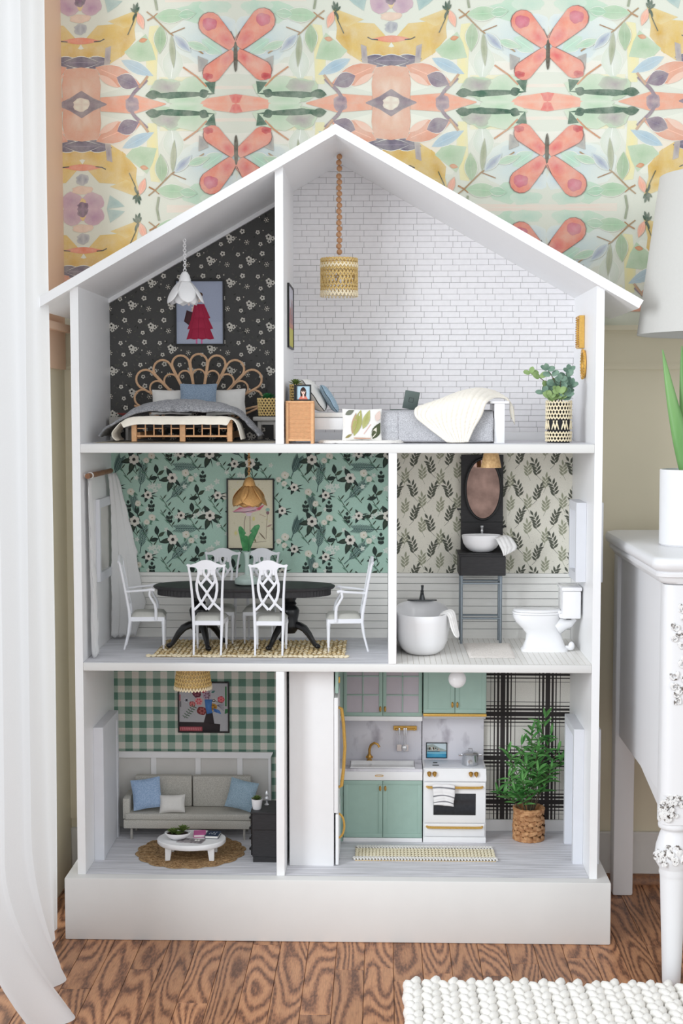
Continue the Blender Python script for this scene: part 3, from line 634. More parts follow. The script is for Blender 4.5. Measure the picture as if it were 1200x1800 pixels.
# leafy sprigs on cream
Z0 = .7218
P = Print([(D2, Z0), (XR, Z0), (XR, 1.003), (D2, 1.003)], (244, 241, 228)); rb = random.Random(2)
def sprig2(x, z, h, lean, c, n, wd, ll):
    P.start(); pts = []
    for k in range(n+1): t = k/n; pts.append((x+lean*h*(t*t-.3*t), z+h*t))
    P.line([(x-lean*h*.30-.004*(1 if lean > 0 else -1), z-.010), (x, z)]+pts[1:], .0007, c); hi = tuple(min(255, v+18) for v in c)
    for k in range(1, n+1):
        (bx_, bz), (qx, qz) = pts[k-1], pts[k]; d = math.atan2(qx-bx_, qz-bz)
        for sg in ((1, -1) if k < n else (0,)):
            a = d+sg*.72; o_ = .0030*(sg > 0); P.leaf(bx_ if sg else bx_, bz+o_, bx_+ll*(.8 if sg == 0 else 1)*math.sin(a), bz+o_+ll*math.cos(a), wd, c, hi, 6, .85)
for i in range(-1, 22):
    for j in range(-1, 6):
        ty = i % 4; x = D2+.002+i*.0197; z = Z0+j*.0640+(0, .036, .014, .052)[ty]-.03+.006*math.sin(i*1.7+j*2.3)
        if ty in (0, 2): sprig2(x, z, .038, .50*(1 if (ty+j) % 2 == 0 else -1)*(1 if ty else -1), (92, 95, 84), 5, .0052, .0150)
        else: sprig2(x, z, .030, .10*(1 if ty == 1 else -1), (160, 162, 140), 4, .0050, .0148)
        for k in range(3): P.oval(x+rb.uniform(-.014, .014), z+rb.uniform(0, .05), .0007, .0007, (160, 156, 140), None, 0, 5)
P.build('wallpaper', (0, D-.0003, 0), UX, UZ, house)
# green gingham
P = Print([(XL, .150), (K1, .150), (K1, .5564), (XL, .5564)], (226, 222, 212)); g = .0326; x = XL-.008
while x < K1: P.rect(x, .1, x+g*.52, .56, (172, 190, 176)); P.l -= 1; x += g
z = .134; P.l += 1
while z < .56: P.rect(XL, z, K1, z+g*.52, (172, 190, 176)); P.l -= 1; z += g
P.l += 2; x = XL-.008
while x < K1:
    z = .134
    while z < .56: P.rect(x, z, x+g*.52, z+g*.52, (102, 138, 122)); P.l -= 1; z += g
    x += g
P.build('wallpaper', (0, D-.0003, 0), UX, UZ, house)
# black plaid
P = Print([(K2, .1565), (XR, .1565), (XR, .5564), (K2, .5564)], (232, 229, 222)); per = .1015
bands = [(0, .0107), (-.0107, .0052), (.0108, .0052), (-.0190, .0027), (.0184, .0028), (-.0278, .0010), (.0278, .0012)]
c0x = at(883, 1300, D).x; c0z = at(900, 1255, D).z
for kk in range(-7, 4):
    for o_, w_ in bands: P.rect(c0x+kk*per+o_-w_/2, .1, c0x+kk*per+o_+w_/2, .6, (62, 57, 57)); P.l -= 1
P.l += 1
for kk in range(-5, 3):
    for o_, w_ in bands: P.rect(K2, c0z+kk*per+o_-w_/2, XR, c0z+kk*per+o_+w_/2, (56, 52, 52)); P.l -= 1
P.build('wallpaper', (0, D-.0003, 0), UX, UZ, house)
# board-and-batten sheet of the living room
wn = part(MB().bx(-.5175, -.158, D-.0060, D-.0010, .150, .3040, .0005), 'wainscot', 'sheet_grey')
part(MB().prism([(-.5175, .2960), (-.160, .2960), (-.1535, .3100), (-.5175, .3100)], 'y', D-.0125, D-.0060), 'rail', 'white_satin', wn)
for x in (-.434, -.332, -.236, -.165): part(MB().bx(x, x+.0125 if x < -.2 else x+.006, D-.0095, D-.0060, .150, .2958, .0006), 'batten', 'white_satin', wn)
# doors and windows: thick frames that run through the side panels
def door(xw, sg, y0, y1, z1, leafdepth):
    a, b = (xw, xw+sg*.0215); xs = sorted((a, b)); f = MB(); w = .017
    f.bx(*xs, y0, y0+w, G, z1, .0008).bx(*xs, y1-w, y1, G, z1, .0008).bx(*xs, y0+w-.0004, y1-w+.0004, z1-w, z1-.0002)
    o = part(f, 'door_frame', 'grey_paint'); xs2 = sorted((a, a+sg*leafdepth))
    part(MB().bx(*xs2, y0+w, y1-w, G+.001, z1-w, .0008), 'door_leaf', 'grey_paint', o); return o
door(XL, 1, .091, .268, .4173, .0195)
o = door(XR, -1, .0935, .250, .4195, .004)
part(MB().bx(XRo, XRo+.019, .0935, .110, G, .4195, .0008).bx(XRo, XRo+.019, .233, .25, G, .4195, .0008).bx(XRo, XRo+.019, .1096, .2334, .4025, .4193), 'outer_casing', 'grey_paint', o)
def window(xw, sg, y0, y1, z0, z1, dep=.0215):
    xs = sorted((xw, xw+sg*dep)); w = .019; f = MB()
    f.bx(*xs, y0, y0+w*.7, z0, z1, .0008).bx(*xs, y1-w*.7, y1, z0, z1, .0008).bx(*xs, y0+w*.7-.0004, y1-w*.7+.0004, z1-w, z1-.0002).bx(*xs, y0+w*.7-.0004, y1-w*.7+.0004, z0+.0002, z0+w)
    o = part(f, 'window_frame', 'grey_paint'); x2 = sorted((xw, xw+sg*.0015)); part(MB().bx(*x2, y0+w*.7, y1-w*.7, z0+w, z1-w), 'window_pane', 'sheet_grey', o); return o
window(XL, 1, .150, .328, .7205, .8985, .0085)
o = window(XR, -1, .100, .215, .7300, .8970)
part(MB().bx(XRo, XRo+.019, .100, .115, .73, .897, .0008).bx(XRo, XRo+.019, .2, .215, .73, .897, .0008).bx(XRo, XRo+.019, .1146, .2004, .88, .8968).bx(XRo, XRo+.019, .1146, .2004, .7302, .747), 'outer_casing', 'grey_paint', o)
# ------------------------------------------------------------------ shared small makers
def stitch(mb, p, d, nrm, ln, w, h):
    "one crochet stitch: a low ellipsoid lying along d on a surface with normal nrm"
    d = Vector(d).normalized(); n = Vector(nrm); x = d.cross(n).normalized(); n = x.cross(d).normalized()
    R = Matrix((x, n, d)).transposed(); mb.ell(p, (w/2, h/2, ln/2), 6, 4, R)
def weave_wall(mb, c, r0, r1, z0, z1, rows, n, tilt=.8, sz=1.0, holes=None, a0=0, a1=2*PI):
    "rows of V stitches round a (tapered) drum"
    hgt = (z1-z0)/rows
    for j in range(rows):
        t = (j+.5)/rows; r = r0+(r1-r0)*t; z = z0+(z1-z0)*t; st = 2*PI*r/n
        for k in range(n):
            a = 2*PI*(k+(.5 if j % 2 else 0))/n
            if not (a0 <= a % (2*PI) <= a1): continue
            if holes and holes(j, k): continue
            nr = Vector((math.cos(a), math.sin(a), 0)); tg = Vector((-math.sin(a), math.cos(a), 0))
            for sg in (1, -1): stitch(mb, Vector(c)+nr*r+tg*(sg*st*.24)+Vector((0, 0, z)), Vector((0, 0, 1))*1+tg*(-sg*tilt), nr, hgt*1.35*sz, st*.46, st*.5)
def weave_flat(mb, x0, x1, y0, y1, z, rows, n, h, along=.9):
    sx, sy = (x1-x0)/n, (y1-y0)/rows
    for j in range(rows):
        for k in range(n):
            c = Vector((x0+(k+.5)*sx, y0+(j+.5)*sy, z+h*.5))
            for sg in (1, -1): stitch(mb, c+Vector((0, sg*sy*.24, 0)), Vector((along, -sg*.55, 0)), (0, 0, 1), sx*1.15, sy*.5, h)
def chain(p0, p1, n, r, w):
    "oval links, alternately turned"
    out = []; p0, p1 = Vector(p0), Vector(p1); st = (p1-p0)/n
    for k in range(n):
        c = p0+st*(k+.5); m = MB(); pts = []
        for q in range(10):
            a = 2*PI*q/10; u = math.cos(a)*r; v = math.sin(a)*st.length*.66
            pts.append(c+(Vector((u, 0, v)) if k % 2 == 0 else Vector((u*.25, u, v))))
        m.tube(pts, w, 5, True); out.append(m)
    return out
def frame(name, label, cat, x0, x1, z0, z1, y, paper, wf=.0032, dp=.005, mat='black_frame', group=None):
    "framed print on a wall facing the viewer; returns thing and Print in local x-z (0,0 = lower left)"
    t = thing(name, label, cat, ((x0+x1)/2, y, z0), 0, group); w, h = x1-x0, z1-z0; m = MB()
    m.bx(-w/2, w/2, -dp, 0, 0, wf).bx(-w/2, w/2, -dp, 0, h-wf, h).bx(-w/2, -w/2+wf, -dp, 0, wf, h-wf).bx(w/2-wf, w/2, -dp, 0, wf, h-wf); m.build('frame', mat, t)
    MB().bx(-w/2+wf, w/2-wf, -dp*.35, -.0004, wf, h-wf).build('backing', 'page_white', t)
    P = Print([(0, 0), (w-2*wf, 0), (w-2*wf, h-2*wf), (0, h-2*wf)], paper)
    return t, P, (lambda: P.build('print', (-w/2+wf, -dp*.35-.0001, wf), UX, UZ, t)), w-2*wf, h-2*wf
def seed_plant(mb, c, n, ln, w, tilt=(.3, 1.2), rnd=random.Random(1), shape=.8):
    for k in range(n):
        a = 2.4*k; t = tilt[0]+(tilt[1]-tilt[0])*k/n
        mb.leaf(c, (math.cos(a)*math.sin(t), math.sin(a)*math.sin(t), math.cos(t)), (0, 0, 1), ln*(.7+.3*k/n), w, .1, .5, 4, shape)

# ================================================================== ATTIC BEDROOM
bed = thing('rattan_bed', 'double bed with a scalloped petal rattan headboard under the black floral wallpaper', 'bed', (-.318, .19, FA+.0026))
bx_, by_ = -.318, .19
def L(p, o=bed): return Vector(p)-Vector((-.318, .19, FA))
hy = .3045; HC = at(350, 742, hy); u_ = .001270
def hp(ang, r): return L((HC.x+1.05*r*u_*math.cos(math.radians(ang)), hy, HC.z+r*u_*math.sin(math.radians(ang))))
def petal(ang, rt, half, r0, rad):
    "teardrop hoop of bent cane"
    rc = rt-math.tan(math.radians(half))*rt*.92; pts = [hp(ang+half*.9, r0)]
    for t in (.35, .7): pts.append(hp(ang+half*(.92+.08*t), r0+(rc-r0)*t))
    cx_, R = hp(ang, rc), rc*u_*math.tan(math.radians(half))
    dx, dz = math.cos(math.radians(ang)), math.sin(math.radians(ang))
    for q in range(0, 11):
        b = PI*q/10; pts.append(cx_+Vector((-dz, 0, dx))*(R*math.cos(b))+Vector((dx, 0, dz))*(R*math.sin(b)))
    for t in (.7, .35, 0): pts.append(hp(ang-half*(.92+.08*t), r0+(rc-r0)*t))
    MB().tube(pts, rad, 7).build('petal_hoop', 'rattan', bed)
for k in range(-3, 4):
    petal(90-16.6*k*1.02, {0: 118, 1: 120, 2: 126, 3: 133}[abs(k)], 8.3, 30, .0026)
    petal(90-16.6*k*1.02, {0: 91, 1: 92, 2: 97, 3: 104}[abs(k)], 8.0, 30, .0022)
petal(157, 118, 8.2, 60, .0024); petal(23, 116, 8.2, 60, .0024)
MB().tube([hp(180-14, 112), hp(176, 60), hp(4, 60), hp(14, 112)], .0024, 7).build('lower_rail', 'rattan', bed)
for x in (-.395, -.24): MB().cyl(L((x, hy, FA)), L((x, hy, 1.12)), .0034, n=10).build('headboard_post', 'rattan', bed)
y0, y1 = .068, .078; zt = 1.0667
for x in (-.4256, -.3255, -.2268): MB().bx(*(x-bx_, x-bx_+.0105 if x != -.3255 else x-bx_+.0115), y0-by_, y1-by_, 0, zt-FA-.004, .0006).build('leg', 'cane', bed)
MB().bx(-.4256-bx_, -.2163-bx_, y0-by_, y1-by_, zt-FA-.006, zt-FA, .0006).build('top_rail', 'cane', bed)
MB().bx(-.415-bx_, -.2268-bx_, y0+.002-by_, y1-.002-by_, .0095, .0135, .0005).build('bottom_rail', 'cane', bed)
for a, b in ((-.4150, -.3255), (-.314, -.2268)):
    wd = (b-a)/5; lat = MB()
    for k in range(1, 5): lat.bx(a+wd*k-.0012-bx_, a+wd*k+.0012-bx_, y0+.003-by_, y1-.003-by_, .0135, zt-FA-.006)
    for k in (0, 2, 4): lat.bx(a+wd*k+.0012-bx_, a+wd*(k+1)-.0012-bx_, y0+.003-by_, y1-.003-by_, .0262, .0286)
    lat.build('lattice', 'cane', bed, smooth=0)
MB().bx(-.4180-bx_, -.222-bx_, .084-by_, .300-by_, 1.050-FA, 1.0565-FA, .001).build('slat_base', 'black_wood', bed)  # black colour stands in for the dark void behind the lattice
for x in (-.4180, -.230): MB().bx(x-bx_, x+.008-bx_, .084-by_, .300-by_, .006, .0190).build('side_rail', 'cane', bed)
mat_ = MB().bx(-.417, -.223, .084, .298, 1.0600, 1.0690, .004, 2).build('mattress', 'linen_white'); tag(mat_, 'white mattress hidden under the blankets of the rattan bed', 'mattress')
# blankets: a strip draped over the bed and down both sides
def drape(name, xs, ya, yb, mat, label, cat, thick, amp, front=None, nu=70, nv=16, seed=0, hump=0):
    P = [Vector((x, 0, z)) for x, z in xs]; acc = [0]
    for a, b in zip(P, P[1:]): acc.append(acc[-1]+(b-a).length)
    def cur(t):
        s_ = t*acc[-1]
        for i in range(len(P)-1):
            if s_ <= acc[i+1] or i == len(P)-2: f = (s_-acc[i])/max(1e-9, acc[i+1]-acc[i]); return P[i].lerp(P[i+1], f)
    def fn(u, v):
        p = (cur(max(0, u-.02))+cur(u)+cur(min(1, u+.02)))/3; y = ya+(yb-ya)*v
        n = mnoise.noise((p.x*38+seed, y*38, p.z*38+seed)); n2 = mnoise.noise((p.x*110, y*110+seed, p.z*110))
        e = min(1, 8*min(v, 1-v)+.2)
        q = Vector((p.x+amp*.5*n2, y+amp*n*.8+(amp*1.5*math.sin(u*60) if v < .05 else 0), p.z+amp*n+amp*.6*n2))
        if front and v < .13: q.z -= front*(.13-v)/.13*(1 if .16 < u < .84 else 0)
        if hump: q.z += hump*math.sin(PI*min(1, v*1.15))**.6*(.05+.95*math.sin(PI*u)**2); q.y += (.012*math.sin(u*11+seed)*(v < .3))
        q.z = max(q.z, FA+.0045); return q
    o = MB().grid(fn, nu, nv).build(name, mat, smooth=80)
    md = o.modifiers.new('thick', 'SOLIDIFY'); md.thickness = thick; md.offset = 1
    md = o.modifiers.new('sub', 'SUBSURF'); md.levels = 1; md.render_levels = 1
    return tag(o, label, cat)
drape('throw_blanket', [(-.452, 1.026), (-.466, 1.036), (-.456, 1.052), (-.438, 1.0700), (-.415, 1.0745), (-.23, 1.0745), (-.210, 1.0680), (-.203, 1.052), (-.197, 1.026)], .052, .150, 'cream_cloth', 'crinkled cream throw over the foot of the rattan bed', 'blanket', .0022, .0010, .016)
drape('knitted_blanket', [(-.498, 1.030), (-.486, 1.046), (-.458, 1.062), (-.428, 1.0800), (-.40, 1.0840), (-.24, 1.0840), (-.212, 1.0800), (-.190, 1.060), (-.168, 1.036), (-.164, 1.030)], .098, .225, 'grey_knit', 'chunky grey knitted blanket folded across the rattan bed', 'blanket', .005, .0024, None, 100, 26, 4, .024)
def pillow(name, c, w, h, th, mat, label, cat, lean=.35, rz=0, tilt=0, group=None, p=2.4):
    "leans back by lean (radians), rz turns about z, tilt rolls in its plane"
    R = Matrix.Rotation(rz, 3, 'Z') @ Matrix.Rotation(-lean, 3, 'X') @ Matrix.Rotation(tilt, 3, 'Y')
    o = MB().cushion(c, R @ Vector((1, 0, 0)), R @ Vector((0, 0, 1)), R @ Vector((0, -1, 0)), w/2, h/2, th, 15, p).build(name, mat, smooth=70)
    return tag(o, label, cat, group)
pillow('pillow', (-.372, .2800, 1.106), .090, .058, .012, 'satin_pillow', 'white pillow at the left of the rattan headboard', 'pillow', .3)
pillow('pillow', (-.252, .2800, 1.106), .088, .060, .012, 'satin_pillow', 'white pillow at the right of the rattan headboard', 'pillow', .3, 0, -.04)
pillow('pillow', (-.310, .2535, 1.118), .082, .060, .010, 'blue_grey_cloth', 'dusty blue square pillow in the middle of the rattan bed', 'pillow', .3)
# shag mat, stool, woven planter, far nightstand
o = MB().grid(lambda u, v: (-.505+.375*u, .045+.20*v, FA+.0004+.0012*min(1, 12*min(u, 1-u, v, 1-v))+.0006*mnoise.noise((u*60, v*60, 1))), 70, 40).build('bedroom_rug', 'beige_rug', smooth=80)
tag(o, 'flat beige rug under the rattan bed', 'rug')
st = thing('bedside_stool', 'low grey wooden stool carrying a woven planter beside the rattan bed', 'stool', (-.1545, .225, FA))
MB().bx(-.031, .031, -.028, .028, .044, .0535, .003, 2).build('seat', 'stool_grey', st)
for x in (-.0215, .0135):
    for y in (-.020, .012): MB().bx(x, x+.008, y, y+.008, .0045, .044, .001).build('leg', 'stool_grey', st)
MB().bx(-.0135, .0135, -.019, -.015, .036, .044).build('apron', 'stool_grey', st)
pl = thing('raffia_planter', 'square-ish raffia planter with dark foliage on the grey bedside stool', 'planter', (-.1545, .2245, FA+.0537))
m = MB(); weave_wall(m, (0, 0, 0), .0195, .0225, .001, .040, 7, 18, .6); m.build('weave', 'raffia', pl, stuff=True)
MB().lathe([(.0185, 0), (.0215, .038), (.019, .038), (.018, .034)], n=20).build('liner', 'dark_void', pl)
m = MB(); seed_plant(m, (0, 0, .034), 26, .026, .010, (.2, 1.35)); m.build('foliage', 'leaf_deep', pl)
ns = thing('grey_nightstand', 'small grey nightstand in the corner left of the rattan bed', 'nightstand', (-.488, .292, FA))
MB().bx(-.022, .022, -.024, .026, .028, .0520, .001).build('top_box', 'stool_grey', ns)
for x in (-.020, .014):
    for y in (-.022, .018): MB().bx(x, x+.006, y, y+.006, 0, .028).build('leg', 'stool_grey', ns)
f_ = thing('toy_flower', 'tiny coral red fabric flower on the grey nightstand', 'flower', (-.480, .285, FA+.0521)); m = MB()
for k in range(7): m.leaf((0, 0, .002), (math.cos(.9*k), math.sin(.9*k), .45), (0, 0, 1), .019, .013, .1, .4, 4)
m.build('petal_cluster', 'coral_red', f_); MB().ell((0, 0, .005), .004, 8, 6).build('centre', 'coral_red', f_)
# picture
t, P, fin, w, h = frame('framed_print', 'black framed print of a girl in a tiered crimson dress above the rattan bed', 'picture', -.3705, -.2600, 1.2335, 1.3790, D-.001, (176, 184, 206))
P.start(); P.rect(0, 0, w, h*.35, (190, 196, 214), (182, 190, 210)); cx, X = w*.50, w/.72
def q(a, b): return (w*a, h*b)
for a, b in ((.43, .055), (.54, .055)): P.line([q(a, 0), q(a, .10)], .0035, (222, 120, 168))
P.oval(*q(.48, .735), .0090, .0100, (238, 206, 188)); P.l += 1; P.oval(*q(.48, .785), .0095, .0060, (84, 56, 44))
P.line([q(.34, .52), q(.40, .62)], .005, (236, 200, 182)); P.poly([q(.16, .36), q(.30, .28), q(.36, .50), q(.22, .54)], (90, 58, 62), (74, 48, 54))
for z0, z1, a0, a1, b0, b1 in ((.07, .28, .21, .81, .30, .70), (.23, .45, .23, .79, .34, .66), (.40, .635, .31, .73, .39, .60)):
    n = 7; lo = [q(a0+(a1-a0)*k/n, z0+(.012 if k % 2 else 0)) for k in range(n+1)]
    P.poly(lo+[q(b1, z1), q(b0, z1)], (186, 54, 84), (168, 44, 72))
    for k in range(1, n, 2): P.line([q(a0+(a1-a0)*k/n, z0+.015), q(b0+(b1-b0)*k/n, z1-.02)], .0006, (140, 34, 62))
P.oval(*q(.27, .63), .003, .003, (244, 226, 220)); P.oval(*q(.34, .58), .002, .002, (244, 226, 220)); fin()
# flower lamp
def flower_lamp(name, label, x, y, ztop, zdome, h, r, mat, n_links, chain_r, dome_r):
    t = thing(name, label, 'lamp', (x, y, zdome)); dz = h*.30
    for mm in chain((0, 0, .001), (0, 0, ztop-zdome), n_links, chain_r, chain_r*.33): mm.build('chain_link', mat, t)
    MB().lathe([(.0008, .001), (dome_r*.45, -.0005), (dome_r*.8, -dz*.35), (dome_r, -dz*.75), (dome_r*1.02, -dz), (dome_r*.9, -dz-.001)], n=20).build('cap', mat, t)
    for ring, (n, ln, wd, sp, a0) in enumerate(((5, h*.84, r*.95, .50, .3), (5, h*.80, r*.9, .28, .93))):
        for k in range(n):
            a = a0-PI/2+2*PI*k/n; nr = Vector((math.cos(a), math.sin(a), 0)); tg = Vector((-math.sin(a), math.cos(a), 0))
            def fn(u, v, nr=nr, tg=tg, ln=ln, wd=wd, sp=sp):
                s_ = 2*u-1; prof = math.sin(PI*min(1, .10+.80*v))**.75*(1 if v < .8 else math.sqrt(max(0, 1-((v-.8)/.2)**2))*.98+.02)
                out = dome_r*.8+ln*(math.sin(sp)*v+.10*math.sin(PI*v))-abs(s_)**2*wd*.22*prof; dn = -dz*.85-ln*math.cos(sp)*v*(1-.12*v)
                return nr*out+tg*(s_*wd*.66*prof)+Vector((0, 0, dn))
            o = MB().grid(fn, 9, 10).build('petal', mat, t, smooth=80); md = o.modifiers.new('t', 'SOLIDIFY'); md.thickness = .0009
    MB().ell((0, 0, -dz-h*.25), (.006, .006, .008), 12, 8).build('bulb', 'globe_glass', t); return t
flower_lamp('flower_pendant_lamp', 'white petal pendant lamp hanging on a chain in the black floral bedroom', -.3232, .15, roofz(-.3232)-.0005, 1.3800, .0745, .0300, 'white_satin', 13, .0028, .0125)

# ================================================================== ATTIC DAYBED ROOM
cb = thing('cane_cabinet', 'honey coloured cabinet with a woven cane door at the left end of the daybed', 'cabinet', (-.0735, .0320, FA))
w_, hh_, dd_ = .0285, .0865, .022
for x in (-w_, w_-.0062):
    for y in (-dd_, dd_-.006): MB().bx(x, x+.0062, y, y+.006, 0, hh_-.004, .0005).build('leg', 'cane', cb)
MB().bx(-w_, w_, -dd_, dd_, hh_-.004, hh_, .0006).build('top', 'cane', cb)
MB().bx(-w_+.0062, w_-.0062, -dd_+.0006, -dd_+.004, .0055, .0105, .0004).build('apron', 'cane', cb)
MB().bx(-w_+.002, w_-.002, -dd_+.003, dd_-.001, .0105, hh_-.004).build('body', 'cane', cb)
m = MB()
for k in range(26): m.tube([(-w_+.0068+.0440*i/8, -dd_+.0024+.0005*(-1)**(i+k), .0125+.0027*k) for i in range(9)], .0011, 5)
m.build('door', 'cane', cb)
pf = thing('framed_portrait', 'small black framed drawing of a long-haired woman on the cane cabinet', 'picture', (-.0665, .021, FA+.0866))
MB().bx(-.0160, .0160, -.003, .001, 0, .0030).bx(-.0160, .0160, -.003, .001, .0300, .0330).bx(-.0160, -.0130, -.003, .001, .003, .030).bx(.0130, .0160, -.003, .001, .003, .030).build('frame', 'black_frame', pf)
MB().bx(-.0190, -.0165, -.003, .006, 0, .033).build('easel_side', 'black_frame', pf); MB().bx(-.0130, .0130, -.0005, .0005, .003, .030).build('backing', 'page_white', pf)
P = Print([(0, 0), (.026, 0), (.026, .027), (0, .027)], (186, 214, 228)); P.start()
P.oval(.0128, .0135, .0064, .0115, (62, 44, 40), None, 0, 14); P.oval(.0128, .0060, .0058, .0090, (62, 44, 40)); P.poly([(.003, 0), (.007, .006), (.019, .006), (.0225, 0)], (224, 130, 112)); P.poly([(.011, .003), (.015, .003), (.0145, .011), (.0115, .011)], (240, 206, 190)); P.oval(.0130, .0155, .0040, .0054, (244, 212, 196)); P.poly([(.009, .017), (.017, .017), (.0165, .0215), (.0095, .0215)], (62, 44, 40))
P.oval(.0114, .0160, .0013, .0009, (40, 36, 40)); P.l -= 1; P.oval(.0148, .0160, .0013, .0009, (40, 36, 40)); P.oval(.0131, .0125, .0012, .0006, (196, 84, 84)); P.build('print', (-.013, -.0006, .003), UX, UZ, pf)
pl = thing('succulent_planter', 'small raffia planter with a dark succulent behind the portrait', 'planter', (-.0830, .040, FA+.0866))
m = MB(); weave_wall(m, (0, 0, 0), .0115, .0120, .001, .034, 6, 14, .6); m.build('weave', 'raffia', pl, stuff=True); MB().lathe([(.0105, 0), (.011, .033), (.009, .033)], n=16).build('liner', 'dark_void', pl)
m = MB(); seed_plant(m, (0, 0, .032), 22, .020, .007, (.2, 1.3)); m.build('foliage', 'succulent', pl)
# daybed
db = thing('daybed', 'white painted single daybed along the white brick wall', 'bed', (.12, .11, FA)); O = Vector((.12, .11, FA))
def B(mb, x0, x1, y0, y1, z0, z1, bv=.001): return mb.bx(x0-O.x, x1-O.x, y0-O.y, y1-O.y, z0-O.z, z1-O.z, bv, 2)
B(MB(), -.09, .330, .062, .070, 1.0490, 1.0735).build('side_rail', 'white_satin', db); B(MB(), -.09, .330, .165, .173, 1.0490, 1.0735).build('side_rail', 'white_satin', db)
B(MB(), -.09, .330, .070, .165, 1.052, 1.058).build('slat_base', 'white_satin', db); B(MB(), -.0980, -.0900, .056, .178, FA, 1.1460).build('headboard', 'white_satin', db)
B(MB(), .3225, .3440, .056, .178, FA, 1.1025).build('footboard', 'white_satin', db); B(MB(), .3140, .3525, .054, .180, 1.1025, 1.1075).build('footboard_cap', 'white_satin', db)
tag(B(MB(), 0, 1, 0, 1, 0, 1).build('x', 'linen_white'), '', '') if False else None
mt = MB().bx(-.088, .320, .0660, .169, 1.0742, 1.0845, .003, 2).build('mattress', 'satin_pillow'); tag(mt, 'thin white mattress of the daybed against the brick wall', 'mattress')
pillow('pillow', (-.0500, .120, 1.1200), .090, .082, .017, 'satin_pillow', 'large white pillow leaning on the daybed headboard', 'pillow', .62, PI/2)
pillow('pillow', (-.0170, .112, 1.1130), .080, .068, .009, 'denim_blue', 'slate blue pillow in front of the white daybed pillow', 'pillow', .55, PI/2)
# bed covers hang to the floor on the near side
def cover(name, x0, x1, mat, label, y_top=.17, amp=.0012, ribs=0, z_low=None, seed=0, th=.002):
    xs = []; zl = z_low or (FA+.003)
    pr = [(y_top, 1.0890), (.075, 1.0892), (.0600, 1.0860), (.0530, 1.0740), (.0510, 1.05), (.0490, zl)]
    P = [Vector((0, a, b)) for a, b in pr]; acc = [0]
    for a, b in zip(P, P[1:]): acc.append(acc[-1]+(b-a).length)
    def cur(t):
        s_ = t*acc[-1]
        for i in range(len(P)-1):
            if s_ <= acc[i+1] or i == len(P)-2: return P[i].lerp(P[i+1], (s_-acc[i])/(acc[i+1]-acc[i]))
    def fn(u, v):
        p = (cur(max(0, v-.02))+cur(v)+cur(min(1, v+.02)))/3; x = x0+(x1-x0)*u; n = mnoise.noise((x*40+seed, p.y*40, p.z*40))
        rb_ = .0010*math.sin(v*ribs*2*PI) if ribs else 0
        return Vector((x+amp*n*.6, p.y-abs(amp*n)*(1 if v > .4 else 0)-rb_*(1 if v > .4 else 0)-.002*(v > .5)*math.sin(u*9+seed)*v*.5, p.z+(amp*n if v < .4 else 0)))
    o = MB().grid(fn, 40, 60 if ribs else 34).build(name, mat, smooth=80); md = o.modifiers.new('t', 'SOLIDIFY'); md.thickness = th; md.offset = 1
    return tag(o, label, 'blanket')
cover('ribbed_blanket', .078, .126, 'heather_grey', 'grey ribbed blanket band on the daybed left of the heather blanket', ribs=14)
cover('heather_blanket', .126, .3200, 'heather_grey', 'heather grey blanket hanging down the front of the daybed', seed=3, amp=.002)
# cable knit throw
def throw(name, rows, mat, label, cat, ribs, th, nu=46, nv=46, sub=0):
    R = [[at(px, py, Y) for px, py, Y in r_] for r_ in rows]
    def crv(ps, t):
        n = len(ps)-1; s_ = t*n; i = min(int(s_), n-1); f = s_-i; p0, p1, p2, p3 = ps[max(0, i-1)], ps[i], ps[i+1], ps[min(n, i+2)]
        return .5*((2*p1)+(p2-p0)*f+(2*p0-5*p1+4*p2-p3)*f*f+(3*p1-p0-3*p2+p3)*f**3)
    def fn(u, v):
        p = crv([crv(r_, u) for r_ in R], v); k = math.sin(u*ribs*2*PI); return p+Vector((0, -.0024*abs(k)**.7-.0008*math.sin(v*130)*(abs(k) > .3), .0010*abs(k)))
    o = MB().grid(fn, nu, nv).build(name, mat, smooth=80); md = o.modifiers.new('t', 'SOLIDIFY'); md.thickness = th; md.offset = 0
    return o
o = throw('cable_knit_throw', [[(776, 716, .125), (800, 700, .135), (836, 686, .14), (868, 688, .13), (893, 702, .10)],
    [(735, 715, .070), (772, 703, .074), (806, 690, .088), (842, 684, .100), (872, 699, .080)],
    [(730, 731, .037), (752, 729, .038), (790, 711, .042), (826, 702, .044), (855, 708, .042)],
    [(748, 748, .036), (764, 748, .036), (786, 742, .036), (815, 736, .036), (846, 730, .036)],
    [(770, 765, .034), (778, 765, .034), (794, 766, .034), (814, 762, .034), (832, 754, .034)],
    [(786, 777, .032), (792, 778, .032), (802, 778, .032), (813, 778, .032), (822, 777, .032)]], 'cream_knit', '', '', 7, .0028, 90, 60)
tag(o, 'cream cable-knit throw heaped over the foot end of the daybed', 'blanket')
o2 = throw('throw_end', [[(880, 698, .100), (893, 702, .094)], [(895, 706, .090), (901, 716, .090)], [(896, 720, .088), (903, 730, .088)], [(898, 735, .086), (904, 746, .086)]], 'cream_knit', '', '', 2, .0025, 10, 20)
o2.parent = o
